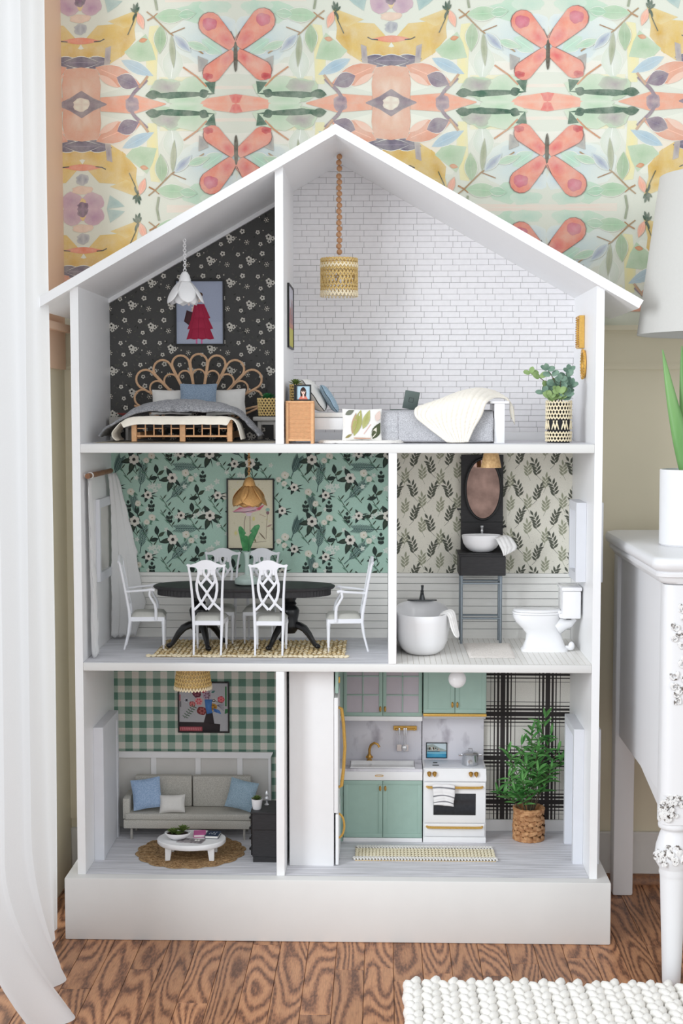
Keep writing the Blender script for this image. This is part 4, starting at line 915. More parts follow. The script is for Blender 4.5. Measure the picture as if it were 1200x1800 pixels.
# leaning cushion with leaf print, mat, laptop
cu_ = thing('leaf_print_cushion', 'white cushion printed with green brush leaves leaning on the daybed front', 'cushion', (.052, .0385, FA+.006))
R = Matrix.Rotation(-.12, 3, 'X'); hw, hh, th = .0405, .0325, .007
cc = R @ Vector((0, 0, hh)); MB().cushion(cc, R @ Vector((1, 0, 0)), R @ Vector((0, 0, 1)), R @ Vector((0, -1, 0)), hw, hh, th, 15, 2.6).build('cover', 'linen_white', cu_, smooth=70)
P = Print([(-hw*.93, -hh*.90), (hw*.93, -hh*.90), (hw*.93, hh*.90), (-hw*.93, hh*.90)], (236, 230, 222)); P.v = []; P.f = []; P.c = []
P.start(); P.leaf(-.016, -.024, -.002, .030, .018, (158, 160, 92), (174, 174, 112)); P.leaf(-.020, -.020, -.012, .024, .010, (190, 160, 130)); P.leaf(.002, -.010, .016, .030, .014, (164, 166, 100), (184, 184, 128)); P.leaf(.022, -.030, .038, .004, .018, (92, 98, 70), (74, 82, 60)); P.leaf(.020, -.028, .030, -.006, .009, (226, 220, 206)); P.leaf(.030, .006, .036, .028, .012, (228, 206, 196)); P.leaf(-.034, -.028, -.020, -.020, .005, (150, 140, 92)); P.line([(-.016, -.028), (.018, -.029)], .0016, (196, 140, 110)); P.leaf(-.034, .020, -.016, .029, .010, (120, 124, 110)); P.line([(.004, -.020), (.018, 0)], .0012, (224, 176, 168))
n_ = len(P.v)
def bulge(x, y): U, V = x/hw, y/hh; return th*((1-min(.999, abs(U))**2.6)**.5*(1-min(.999, abs(V))**2.6)**.5*.94+.06)+.0011
me = bpy.data.meshes.new('leaf_print'); me.from_pydata([cc+R @ Vector((x, -bulge(x, y)-z, y)) for x, y, z in P.v], [], P.f); ca = me.color_attributes.new('ink', 'FLOAT_COLOR', 'CORNER'); ca.data.foreach_set('color', [q_ for c in P.c for q_ in (*c, 1)]); link('leaf_print', me, 'paper', cu_)
o = MB().grid(lambda u, v: (.050+(.088*math.cos(2*PI*u))*min(1, v*1.15), .058+(.044*math.sin(2*PI*u))*min(1, v*1.15), FA+.0008+(.0055*(1-max(0, v-.85)/.15))+.0012*mnoise.noise((u*50, v*20, 0))), 60, 12, True).build('shag_mat', 'white_fluff', smooth=80)
tag(o, 'white oval fluffy mat on the floor before the daybed', 'rug')
lp = thing('toy_laptop', 'open dark grey-green toy laptop on the daybed', 'laptop', (.148, .125, 1.0890))
MB().bx(-.038, .0085, -.018, .018, 0, .0022, .0006).build('base', 'tealish_laptop', lp); Rl = Matrix.Rotation(.0, 3, 'Z')
MB().prism([(-.0010, .0022), (.0008, .0022), (.0145+.0008, .0400), (.0145-.0010, .0400)], 'y', -.018, .018).build('lid', 'tealish_laptop', lp).location = (.0060, 0, 0)
m = MB().prism([(.0128, .0022), (.0140, .0022), (.0175, .0400), (.0163, .0400)], 'y', -.018, .018)
# the lid seen from its back: turned towards the viewer
for c in list(lp.children):
    if c.name.startswith('lid'): bpy.data.objects.remove(c, do_unlink=True)
Rl = Matrix.Rotation(.25, 3, 'Z'); ld = MB().bx(-.0155, .0155, -.0009, .0009, 0, .0385, .0008, 2).build('lid', 'tealish_laptop', lp); ld.location = (.002, -.019, .0022); ld.rotation_euler = (.20, .16, .12)
m = MB()
for a, b, c, d in ((-.005, .005, .0148, .0156), (-.005, .005, .0240, .0248), (-.005, -.0042, .0156, .0240), (.0042, .005, .0156, .0240)): m.bx(a, b, -.0012, -.0009, c, d)
m.build('emblem', 'gunmetal', ld)
# eucalyptus in a tall crocheted basket
pt = thing('eucalyptus_basket', 'eucalyptus plant in a tall crocheted raffia basket by the right attic wall', 'potted plant', (.4610, .115, FA))
m = MB(); weave_wall(m, (0, 0, 0), .0258, .0270, .002, .024, 3, 24, .7); weave_wall(m, (0, 0, 0), .0262, .0262, .026, .046, 1, 24, .28, .9, lambda j, k: k % 3 == 0); weave_wall(m, (0, 0, 0), .0262, .0262, .048, .088, 5, 24, .7); m.build('basket', 'raffia_pale', pt, stuff=True)
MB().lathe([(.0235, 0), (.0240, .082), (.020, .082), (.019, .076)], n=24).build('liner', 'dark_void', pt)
er = random.Random(4)
def euca(stems, sc):
    for (px, py, dy) in stems:
        tip = at(px, py, .115+dy)-Vector(pt.location); b0 = Vector((tip.x*.2, dy*.3, .080)); mid = (b0+tip)/2+Vector((-.25*(tip.x), 0, .008))
        pts = [b0, b0.lerp(mid, .6)+Vector((0, 0, .004)), mid, mid.lerp(tip, .5)+Vector((0, 0, .003)), tip]; MB().tube(pts, [.0012, .0011, .001, .0009, .0006], 6).build('stem', 'stem_brown', pt)
        m = MB()
        for k in range(1, 5):
            c = pts[k]
            for sg in (1, -1):
                a = er.uniform(-.5, .5); m.leaf(c, (sg*.9, -.35+a, .35+er.uniform(-.3, .4)), (0, -1, .45), er.uniform(.017, .023)*sc*(1.15-.09*k), er.uniform(.014, .018)*sc*(1.1-.10*k), .05, .12, 8, rnd=True)
        m.leaf(tip, (er.uniform(-.4, .4), -.3, 1), (0, -1, .2), .014*sc, .010*sc, 0, .2, 7, rnd=True)
        m.build('foliage', 'leaf_euca' if er.random() < .75 else 'leaf_lime', pt)
euca(((932, 656, 0), (962, 650, -.012), (1000, 652, .0), (985, 668, -.022), (956, 690, -.02), (1004, 676, -.008), (972, 676, .01), (994, 694, -.024), (966, 698, -.026), (982, 690, -.03)), 1.08)
# bead pendant
bp_ = thing('woven_bead_pendant', 'woven raffia drum pendant lamp on a string of wooden beads under the ridge', 'lamp', (.0012, .185, 1.3300))
zt, r_ = 1.6235-1.33, .0060; step = .0122; me = MB().ell((0, 0, 0), (.0061, .0061, .0062), 14, 10).build('bead', 'bead_wood', bp_)
z = zt; k = 0
while z > .0860:
    o = me if k == 0 else me.copy()
    if k: COL.objects.link(o)
    o.location = (.0006*(-1)**k, 0, z); k += 1; z -= step+(.0040 if k == 3 else 0)
MB().cyl((0, 0, .081), (0, 0, zt+.006), .0007, n=6).build('cord', 'jute', bp_)
m = MB(); weave_wall(m, (0, 0, 0), .0385, .0385, .0540, .0810, 3, 30, .7); weave_wall(m, (0, 0, 0), .0385, .0385, .0270, .0440, 1, 30, .45, 1.1, lambda j, k: k % 5 == 2); weave_wall(m, (0, 0, 0), .0385, .0385, .0120, .0280, 2, 30, .7); weave_wall(m, (0, 0, 0), .0385, .0385, .0420, .0540, 1, 30, .7)
m.build('weave', 'raffia', bp_, stuff=True)
m = MB(); weave_wall(m, (0, 0, 0), .0392, .0392, .0600, .0700, 1, 30, .7, 1.15); weave_wall(m, (0, 0, 0), .0390, .0390, 0, .0110, 1, 30, .7, 1.25); m.build('pale_band', 'raffia_pale', bp_, stuff=True)
m = MB()
for k in range(3): a = PI*k/3; m.tube([(.038*math.cos(a), .038*math.sin(a), .079), (-.038*math.cos(a), -.038*math.sin(a), .079)], .0008, 5)
m.tube([(.0378*math.cos(2*PI*q/32), .0378*math.sin(2*PI*q/32), .079) for q in range(32)], .0011, 6, True); m.build('wire_ring', 'gold_paint', bp_)
# things on the side walls
sk = thing('skyline_print', 'narrow black framed pastel print on the attic divider seen edge-on', 'picture', (C2+.0003, .195, 1.2205)); hz = .1335
MB().bx(0, .004, -.0805, .0805, 0, .0035).bx(0, .004, -.0805, .0805, hz-.0035, hz).bx(0, .004, -.0805, -.077, .0035, hz-.0035).bx(0, .004, .077, .0805, .0035, hz-.0035).build('frame', 'black_frame', sk); MB().bx(0, .002, -.077, .077, .0035, hz-.0035).build('backing', 'page_white', sk)
P = Print([(0, 0), (.154, 0), (.154, .1265), (0, .1265)], (214, 214, 226)); P.start(); P.rect(0, 0, .154, .042, (214, 206, 120), (206, 200, 112)); P.rect(0, .040, .154, .062, (216, 170, 150), (206, 150, 140)); rs = random.Random(8)
for k in range(14): x = .011*k; P.rect(x, .05, x+.009, .066+rs.random()*.04, rs.choice(((178, 150, 176), (206, 150, 160), (160, 150, 190), (214, 176, 150))))
P.build('print', (.0022, -.077, .0035), (0, 1, 0), (0, 0, 1), sk)
gb = thing('gold_picture_frame', 'gilt beaded rectangular frame on the right attic wall', 'frame', (XR-.0003, .185, 1.2195)); hz = .0690
MB().bx(-.0115, 0, -.022, -.015, 0, hz, .0008).bx(-.0115, 0, .015, .022, 0, hz, .0008).bx(-.0115, 0, -.0152, .0152, hz-.007, hz-.0002).bx(-.0115, 0, -.0152, .0152, .0002, .007).build('frame', 'gold_paint', gb); MB().bx(-.004, 0, -.015, .015, .007, hz-.007).build('mirror_plate', 'mirror_silver', gb)
m = MB()
for k in range(14):
    for y in (-.0185, .0185): m.ell((-.0122, y, .004+k*.0047), .0018, 6, 5)
m.build('bead_row', 'gold_dark', gb)
ov = thing('oval_gold_mirror', 'oval gilt mirror below the rectangular gold frame on the attic wall', 'mirror', (XR-.0003, .150, 1.1855)); m = MB()
m.tube([(-.0035, .021*math.cos(2*PI*q/28), .0275*math.sin(2*PI*q/28)) for q in range(28)], .0034, 8, True)
for q in range(28): a = 2*PI*q/28; m.ell((-.0055, .023*math.cos(a), .0300*math.sin(a)), .0022, 6, 5)
m.build('frame', 'gold', ov); MB().prism([(.020*math.cos(2*PI*q/28), .0265*math.sin(2*PI*q/28)) for q in range(28)], 'x', -.003, -.0002).build('mirror_plate', 'mirror_silver', ov)
# ================================================================== DINING ROOM
rg = thing('dining_rug', 'oblong crocheted jute rug under the black dining table', 'rug', (-.190, .168, FM))
MB().bx(-.198, .205, -.100, .106, 0, .0016).build('backing', 'jute_dark', rg)
m = MB(); mp_ = MB(); rj = random.Random(2)
for j in range(21):
    for k in range(40):
        for sg in (1, -1): an = rj.uniform(0, 6.3); stitch(m if rj.random() < .6 else mp_, (-.196+.404*(k+.5)/40+rj.uniform(-.002, .002), -.094+.200*(j+.5)/21+sg*.002+rj.uniform(-.001, .001), .0026+rj.uniform(-.0004, .0008)), (math.cos(an), math.sin(an), .2), (0, 0, 1), .0082, .0036, .0034)
m.build('weave', 'jute', rg, stuff=True); mp_.build('pale_weave', 'raffia_pale', rg, stuff=True)
m = MB()
for k in range(40): cx_ = -.204+.0106*k+rj.uniform(-.001, .001); m.tube([(cx_+.0044*math.cos(q*PI/5), -.100+.0046*math.sin(q*PI/5), .0030+.0008*math.sin(q*PI/5+k)) for q in range(10)], .0019, 6, True)
m.build('border', 'raffia_pale', rg, stuff=True)
RT = FM+.0052
tb = thing('dining_table', 'black oval double-pedestal dining table with a reeded apron', 'table', (-.2035, .175, RT)); TZ = .7135-RT
a_, b_ = .196, .078; n = 56
def ovl(k, sx, sy): a = 2*PI*k/n; c, s_ = math.cos(a), math.sin(a); e = .80; return (math.copysign(abs(c)**e, c)*sx, math.copysign(abs(s_)**e, s_)*sy)
m = MB(); prof = [(.93, TZ-.0085), (.985, TZ-.007), (1, TZ-.004), (1, TZ-.002), (.985, TZ-.0005), (.90, TZ)]; vs = []
for s_, z in prof: vs += [(*ovl(k, a_*s_ if s_ > .95 else a_-.012*(1-s_)*14, b_*s_ if s_ > .95 else b_-.012*(1-s_)*10), z) for k in range(n)]
m.add(vs, [(i*n+k, i*n+(k+1) % n, (i+1)*n+(k+1) % n, (i+1)*n+k) for i in range(len(prof)-1) for k in range(n)]+[tuple(range(n))[::-1], tuple(range((len(prof)-1)*n, len(prof)*n))]); m.build('tabletop', 'black_wood', tb, smooth=30)
m = MB(); N2 = 180; vs = []
for z in (TZ-.0205, TZ-.0075):
    for k in range(N2):
        a = 2*PI*k/N2; c, s_ = math.cos(a), math.sin(a); e = .80; f = .955-.010*(k % 2); vs.append((math.copysign(abs(c)**e, c)*a_*f, math.copysign(abs(s_)**e, s_)*b_*(f-.02), z))
m.add(vs, [(k, (k+1) % N2, N2+(k+1) % N2, N2+k) for k in range(N2)]+[tuple(range(N2))[::-1]]); m.build('reeded_apron', 'black_wood', tb, smooth=0)
for px in (-.098, .098):
    pd = MB().lathe([(.012, .030), (.019, .040), (.021, .048), (.0175, .058), (.020, .070), (.0215, .079), (.019, .0845), (.013, .090), (.0155, .094), (.012, .099), (.016, .107), (.014, .122)], (px, 0, 0), 24).build('pedestal', 'black_lacquer', tb)
    for k in range(3):
        a = (PI/2 if px < 0 else -PI/2)*0+[(-2.75, -1.15, .75), (-2.25, -.40, 1.9)][px > 0][k]; d = Vector((math.cos(a), math.sin(a), 0)); O_ = Vector((px, 0, 0))
        pts = [O_+d*r_+Vector((0, 0, z)) for r_, z in ((.010, .048), (.022, .0475), (.035, .042), (.046, .030), (.054, .018), (.060, .009), (.066, .0055), (.071, .0050))]
        MB().tube(pts, [.0085, .0085, .0080, .0068, .0056, .0048, .0058, .0040], 8).ell(O_+d*.0665+Vector((0, 0, .0052)), (.0068, .0060, .0052), 10, 6).build('leg', 'black_lacquer', tb)
# chairs
PR = [(-.0128, 0), (-.004, .034), (0, .062), (-.0008, .080), (-.0078, .120), (-.0165, .168), (-.0210, .192)]
def py_(z):
    for (y0_, z0_), (y1_, z1_) in zip(PR, PR[1:]):
        if z <= z1_: return y0_+(y1_-y0_)*(z-z0_)/(z1_-z0_)
    return PR[-1][0]+(z-PR[-1][1])*-.2
def make_chair(label, arms=False, mat='white_plastic'):
    t = thing('dining_armchair' if arms else 'dining_chair', label, 'chair', (0, 0, 0), 0, None)
    for sg in (-1, 1):
        xs = [(0, .0285), (.034, .0288), (.062, .0295), (.082, .0300), (.12, .0310), (.16, .0335), (.190, .0375)]
        MB().tube([(sg*x, py_(z), z) for z, x in xs], [.0021, .0027, .0034, .0034, .0027, .0025, .0024], 8).build('rear_post', mat, t)
        MB().tube([(sg*.0315, .0715, .064), (sg*.0315, .0715, .058), (sg*.0312, .0715, .053), (sg*.0308, .0715, .012), (sg*.0308, .0715, .0100), (sg*.0308, .0715, .0085), (sg*.0308, .0715, 0)], [.0042, .0044, .0038, .0026, .0034, .0022, .0018], 8).build('leg', mat, t)
    m = MB().bx(-.0305, .0305, -.001, .003, .0610, .0705, .0008).bx(-.0345, .0345, .0700, .0745, .0610, .0705, .0008)
    for sg in (-1, 1): m.prism([(sg*.0282, .002), (sg*.0316, .002), (sg*.0345, .071), (sg*.0310, .071)][::sg], 'z', .0610, .0703)
    m.build('seat_frame', mat, t)
    m = MB().prism([(-.0285, .001), (.0285, .001), (.0345, .0745), (-.0345, .0745)], 'z', 0, 1); vs = []
    def pad(u, v):
        U, V = 2*u-1, 2*v-1; k = (1-abs(U)**5)**.35*(1-abs(V)**5)**.35; wx = .029+.0068*v; return (U*wx, .0015+.0745*v, .0702+.0108*k)
    MB().grid(pad, 13, 13).build('seat_pad', 'seat_cloth', t, smooth=70)
    # crest rail
    top = [(-.0415, .1905), (-.0385, .1925), (-.032, .1910), (-.022, .1940), (-.010, .2000), (0, .2013), (.010, .2000), (.022, .1940), (.032, .1910), (.0385, .1925), (.0415, .1905)]
    bot = [(.0375, .1855), (.030, .1862), (.022, .1850), (.0175, .1790), (.0060, .1800), (0, .1815), (-.0060, .1800), (-.0175, .1790), (-.022, .1850), (-.030, .1862), (-.0375, .1855)]
    b = MB(); nn = len(top)
    for yo in (-.0026, .0022): b.add([(x, py_(z)+yo-.0008*abs(x)/.04, z) for x, z in top+bot], [])
    n2 = 2*nn; fs = []
    for i in range(nn-1): fs += [(i, i+1, n2-2-i, n2-1-i), (n2+i, n2+n2-1-i, n2+n2-2-i, n2+i+1)]
    fs += [(i, n2+i, n2+(i+1) % n2, (i+1) % n2) for i in range(n2)]; b.f += fs
    o = b.build('crest_rail', mat, t); recalc(o)
    s = MB()
    def strap(pts, r=.0024):
        for sg in (-1, 1): s.tube([(sg*x, py_(z)-.0004, z) for x, z in pts], r, 6, flat=(1.15, .75), up=(0, 1, 0))
    strap([(.0165, .1820), (.0160, .1720), (.0182, .1620), (.0212, .1500), (.0208, .1360), (.0178, .1210), (.0120, .1080), (.0010, .0950)], .0027)
    strap([(.0050, .1840), (.0062, .1760), (.0040, .1690), (-.0030, .1600), (-.0130, .1480)], .0026)
    strap([(.0185, .1580), (.0125, .1480), (.0030, .1350), (0, .1300), (-.0050, .1220), (-.0130, .1090), (-.0280, .0940)], .0025)
    strap([(.0120, .1880), (.0122, .1700)], .0034)
    s.build('splat', mat, t)
    if arms:
        for sg in (-1, 1):
            MB().tube([(sg*.031, py_(.125), .1250), (sg*.0355, .012, .1270), (sg*.0385, .038, .1290), (sg*.0400, .0470, .1305), (sg*.0400, .0540, .1290)], [.0024, .0024, .0028, .0034, .0030], 8).build('armrest', mat, t)
            MB().tube([(sg*.0395, .0440, .1290), (sg*.0395, .0425, .1180), (sg*.0385, .0480, .1080), (sg*.0365, .0540, .0980), (sg*.0350, .0560, .0860), (sg*.0345, .0560, .0640)], [.0026, .0026, .0028, .0030, .0034, .0036], 8).build('arm_support', mat, t)
    return t
c0 = make_chair('white lattice-back chair before the black table, the left one with its back turned')
c0.location = (-.2705, .0750, RT); c0['group'] = 'side chairs round the dining table'
for x, y, rz, lb, rt in ((-.1420, .0730, 0, 'white lattice-back chair before the black table, the right one with its back turned', RT), (-.2640, .283, PI, 'white lattice-back dining chair behind the black table, left of the glass vase', RT), (-.1760, .284, PI, 'white lattice-back dining chair behind the black table, right of the glass vase', RT)):
    c = copy_tree(c0); c.location = (x, y, rt); c.rotation_euler = (0, 0, rz); c['label'] = lb
ca_ = make_chair('white armchair at the left head of the dining table, beside the lace curtain', True); ca_.location = (-.4490, .170, FM+.003); ca_.rotation_euler = (0, .0, -PI/2+.10); ca_['group'] = 'armchairs at the ends of the dining table'
c = copy_tree(ca_); c.location = (.0500, .158, FM+.003); c.rotation_euler = (0, 0, PI/2+.06); c['label'] = 'white armchair at the right head of the dining table, beside the dividing wall'
# vase, leaves
vs_ = thing('glass_vase', 'pale frosted glass vase with two torn banana leaves on the dining table', 'vase', (-.1965, .170, .7136))
o = MB().lathe([(.020, 0), (.0265, .003), (.0275, .0085), (.025, .014), (.016, .0185), (.0065, .0215), (.0050, .028), (.0046, .050), (.0056, .064), (.0085, .071), (.0080, .0705), (.0048, .062), (.0038, .050), (.0042, .028), (.0055, .023), (.015, .0195), (.0235, .0135), (.0255, .009), (.022, .004)], n=28).build('vessel', 'frost_glass', vs_)
for ol, tl in (([(427, 968), (419.5, 931), (420.5, 925), (424, 924), (428, 928), (433, 936.5), (430.5, 940), (436.5, 942), (436.5, 968)], .016), ([(435.5, 968), (436.2, 943), (442, 936), (439.5, 933.5), (447, 924), (454, 922), (457, 924.5), (452.5, 936), (444, 955), (439, 968)], -.004)):
    m = MB(); pts = []
    for px, py in ol: p = at(px, py, .170)-Vector((-.1965, .170, .7136)); k = max(0, (p.z-.066)/.045); pts.append(Vector((p.x, -tl*k*.5-.003*math.sin(k*2), p.z)))
    n_ = len(pts); m.add([p+Vector((0, d_, 0)) for d_ in (-.0005, .0005) for p in pts], [tuple(range(n_))[::-1], tuple(range(n_, 2*n_))]+[(i, (i+1) % n_, n_+(i+1) % n_, n_+i) for i in range(n_)]); o = m.build('leaf', 'leaf_deep', vs_, smooth=0); recalc(o)
    st_ = MB().tube([(0, 0, .012), (pts[0].x*.5+pts[-1].x*.5, 0, .068)], .0018, 6).build('stalk', 'leaf_deep', vs_)
# picture behind
t, P, fin, w, h = frame('framed_print', 'black framed drawing of a pink wading bird and thistles behind the gold petal lamp', 'picture', -.2571, -.1496, .7741, .9349, D-.001, (230, 222, 196))
P.start(); rs = random.Random(3)
for k in range(26): P.oval(rs.random()*w, rs.random()*h, .002, .0035, rs.choice(((214, 208, 172), (222, 214, 186), (206, 202, 166), (226, 220, 160))), (228, 220, 194), rs.random()*3, 8); P.l -= 1
P.l += 1; P.oval(w*.17, h*.22, .005, .007, (226, 216, 130), (228, 220, 190)); P.oval(w*.57, h*.43, .003, .005, (230, 222, 150))
P.poly([(w*.08, h*.535), (w*.34, h*.60), (w*.60, h*.60), (w*.82, h*.64), (w*.72, h*.56), (w*.52, h*.52), (w*.42, h*.505), (w*.28, h*.525)], (236, 206, 212), (226, 166, 178)); P.poly([(w*.10, h*.532), (w*.26, h*.60), (w*.34, h*.59)], (220, 112, 132)); P.poly([(w*.62, h*.575), (w*.82, h*.64), (w*.70, h*.555)], (218, 104, 122)); P.line([(w*.12, h*.528), (w*.40, h*.530), (w*.62, h*.56)], .0013, (96, 84, 100)); P.poly([(w*.38, h*.52), (w*.54, h*.52), (w*.50, h*.47), (w*.42, h*.47)], (232, 214, 222))
P.oval(w*.42, h*.68, w*.20, h*.09, (232, 180, 186), (224, 140, 152)); P.line([(w*.44, h*.76), (w*.36, h*.86), (w*.44, h*.93), (w*.52, h*.90)], .004, (228, 150, 160))
P.line([(w*.39, h*.47), (w*.36, h*.38), (w*.36, h*.20)], .0011, (120, 92, 92)); P.line([(w*.49, h*.47), (w*.49, h*.20)], .0011, (150, 112, 108))
P.line([(w*.85, h*.14), (w*.86, h*.35), (w*.88, h*.50)], .0009, (150, 130, 110)); P.oval(w*.885, h*.52, .0035, .0042, (150, 116, 122)); P.oval(w*.885, h*.565, .005, .004, (156, 190, 176), (170, 200, 184)); P.leaf(w*.86, h*.31, w*.985, h*.35, .004, (176, 150, 138)); P.leaf(w*.84, h*.12, w*.68, h*.24, .003, (140, 124, 104)); P.line([(w*.55, h*.08), (w*.85, h*.10)], .0008, (140, 124, 104)); P.leaf(w*.62, h*.08, w*.58, h*.15, .004, (150, 146, 116)); P.line([(w*.70, h*.50), (w*.84, h*.46)], .0008, (180, 130, 120)); fin()
flower_lamp('petal_pendant_lamp', 'hammered gold petal pendant lamp on a chain over the dining table', -.1865, .118, 1.0028, .9475, .066, .040, 'gold_dark', 11, .0024, .0135)
# curtain rod and lace curtains
rod = thing('curtain_rod', 'short wooden curtain rod on the left wall of the dining room', 'curtain rod', (-.5075, .1325, .9548))
MB().cyl((0, -.116, 0), (0, .135, 0), .0056, n=14).build('pole', 'rod_wood', rod)
for y in (-.095, .105): MB().tube([(-.0108, y, 0), (-.002, y, 0)], .0035, 8).build('bracket', 'white_satin', rod)
def lace(name, label, prof_y, ztop, zlow, xo, seed, flare):
    def fn(u, v):
        z = ztop+(zlow-ztop)*v; y0_, y1_ = prof_y(v); y = y0_+(y1_-y0_)*u; n_ = mnoise.noise((y*28+seed, z*16, 2))
        x = xo(v, u)+.0035*math.sin(u*(2.5 if v < .5 else 3)*2*PI+seed)*(.4+v)+.004*n_*v; return Vector((max(x, XL+.0015), y+(.004*math.sin(z*120+seed) if u in (0, 1) else 0), z+(.003*math.sin(u*40) if v > .98 else 0)))
    o = MB().grid(fn, 30, 40).build(name, 'lace_sheer', smooth=80); md = o.modifiers.new('t', 'SOLIDIFY'); md.thickness = .0007; return tag(o, label, 'curtain', 'lace curtains of the dining room')
lace('lace_curtain', 'narrow gathered lace curtain at the near end of the wooden rod', lambda v: (.030+.006*v, .085+.010*math.sin(v*3)), .949, FM+.004, lambda v, u: -.5105+.006*v-.004*u+.012*max(0, v-.75), 1.3, 0)
lace('lace_curtain', 'wide spreading lace curtain at the far end of the wooden rod', lambda v: (.246+.034*min(1, v*4), .302), .949, FM+.008, lambda v, u: -.5080+.0060*u+min(1, v*1.25)**.9*(.067*u**1.4)*(1 if v < .8 else 1-.35*(v-.8)/.2), 4.1, 0)
m = MB()
m.lathe([(.0062, -.004), (.0074, 0), (.0062, .004)], n=16); o = m.build('curtain_ring', 'lace', rod); o.rotation_euler = (PI/2, 0, 0); o.location = (0, -.088, 0)

# ================================================================== BATHROOM
tub = thing('bathtub', 'white freestanding bathtub seen from its rounded end', 'bathtub', (.1800, .172, FM))
def tubring(hx, hy_, z, n=40): return [(hx*math.copysign(abs(math.cos(2*PI*k/n))**.80, math.cos(2*PI*k/n)), hy_*math.copysign(abs(math.sin(2*PI*k/n))**.80, math.sin(2*PI*k/n)), z+.004*max(0, math.sin(2*PI*k/n))*(z > .08)) for k in range(n)]
def loft(rings, cap0=True, cap1=True):
    m = MB(); n = len(rings[0]); vs = [p for r_ in rings for p in r_]
    fs = [(i*n+k, i*n+(k+1) % n, (i+1)*n+(k+1) % n, (i+1)*n+k) for i in range(len(rings)-1) for k in range(n)]
    if cap0: fs.append(tuple(range(n))[::-1])
    if cap1: fs.append(tuple(range((len(rings)-1)*n, len(rings)*n)))
    return m.add(vs, fs)
o = loft([tubring(a, b, z) for a, b, z in ((.030, .070, 0), (.040, .082, .003), (.0490, .092, .012), (.0555, .100, .028), (.0585, .107, .050), (.0585, .112, .072), (.0575, .1145, .0860), (.0565, .1135, .0880), (.0550, .1110, .0870), (.0545, .1060, .070), (.0480, .0950, .032), (.0300, .0650, .014))]).build('shell', 'white_ceramic', tub, smooth=60)
fc = thing('tub_faucet', 'dark grey bathtub faucet on an oval deck plate at the back rim of the tub', 'faucet', (.1830, .2795, FM+.0925))
MB().lathe([(.033, 0), (.0335, .001), (.032, .0022)], n=28, sy=.24).build('deck_plate', 'gunmetal', fc)
MB().lathe([(.0068, .002), (.0060, .006), (.0042, .014), (.0036, .020), (.0040, .0225)], n=16).build('body', 'gunmetal', fc)
MB().tube([(0, 0, .018), (0, -.008, .019), (0, -.016, .0165)], [.0030, .0026, .0024], 8).build('spout', 'gunmetal', fc); MB().tube([(0, 0, .0225), (.0005, .002, .028), (.0006, .001, .0335)], [.0026, .0028, .0034], 8).build('lever', 'gunmetal', fc)
o = throw('bath_towel', [[(771, 1084, .118), (775, 1078, .122), (782, 1074, .128)], [(781, 1080, .108), (787, 1075, .115), (793, 1072, .125)], [(788, 1086, .098), (793, 1081, .105), (799, 1078, .118)], [(792, 1102, .094), (798, 1100, .100), (803, 1098, .112)], [(798, 1116, .092), (802, 1116, .098), (806, 1114, .110)], [(803, 1121, .092), (805, 1121, .098), (806, 1119, .108)]], 'towel_white', '', '', 2, .0022, 16, 30)
tag(o, 'small white towel draped over the right rim of the bathtub', 'towel')
va = thing('bathroom_vanity', 'tall black vanity with an oval mirror panel, drawer and thin grey metal legs', 'vanity', (.3145, .285, FM))
V = lambda mb, x0, x1, y0, y1, z0, z1, bv=.0006: mb.bx(x0-.3145, x1-.3145, y0-.285, y1-.285, z0-FM, z1-FM, bv)
V(MB(), .2700, .3640, .3160, .3220, .7740, .9890).build('back_panel', 'black_wood', va); V(MB(), .2715, .3625, .3150, .3165, .8380, .8392, .0002).build('seam', 'black_frame', va)
bxm = V(MB(), .2625, .3630, .2350, .3175, .7270, .7745, .0010).build('drawer_box', 'black_wood', va); V(MB(), .2655, .3640, .2325, .2352, .7280, .7690, .0006).build('drawer', 'black_wood', va)
V(MB(), .2600, .3650, .2320, .3180, .7740, .7765, .0006).build('counter', 'black_wood', va)
for x in (.2690, .3555):
    for y in (.2560, .3060): MB().cyl((x-.3145, y-.285, 0), (x-.3145, y-.285, .727-FM), .0031, n=10).build('leg', 'zinc', va)
for y in (.2560, .3060):
    for z in (.630-.0, .708): MB().cyl((.2690-.3145, y-.285, z-FM), (.3555-.3145, y-.285, z-FM), .0025, n=8).build('cross_bar', 'zinc', va)
for x in (.2690, .3555): MB().cyl((x-.3145, .256-.285, .706-FM), (x-.3145, .306-.285, .706-FM), .0025, n=8).build('cross_bar', 'zinc', va)
MB().bx(-.0530, -.0440, .0265, .0300, .2920, .2960, .0004).build('hook', 'black_frame', va); MB().bx(.0480, .0570, .0265, .0300, .2535, .2575, .0004).build('hook', 'black_frame', va)
mx_, mz_ = .3190-.3145, .9130-FM; m = MB(); m.tube([(mx_+.0395*math.cos(2*PI*q/44), .0250, mz_+.0680*math.sin(2*PI*q/44)) for q in range(44)], .0028, 8, True); mf = m.build('mirror_frame', 'black_lacquer', va)
def wob(u, v): r_ = v; a = 2*PI*u; return (mx_+.0385*r_*math.cos(a), .0248-.0018*(1-r_*r_)+.0006*mnoise.noise((math.cos(a)*r_*1.6, math.sin(a)*r_*1.6, 3)), mz_+.067*r_*math.sin(a))
o = MB().grid(wob, 44, 9, True).build('mirror', 'mirror_room_tint', mf, smooth=80)
tp = MB().lathe([(.0042, -.018), (.0044, .002), (.0028, .003), (.0026, .022), (.0032, .024), (.0026, .026), (.0026, .0310), (.0036, .0330), (.0036, .036)], n=14).tube([(0, 0, .030), (0, -.010, .031), (0, -.013, .029)], .0020, 8).build('tap', 'chrome', va); tp.location = (.0020, .0205, .2220)
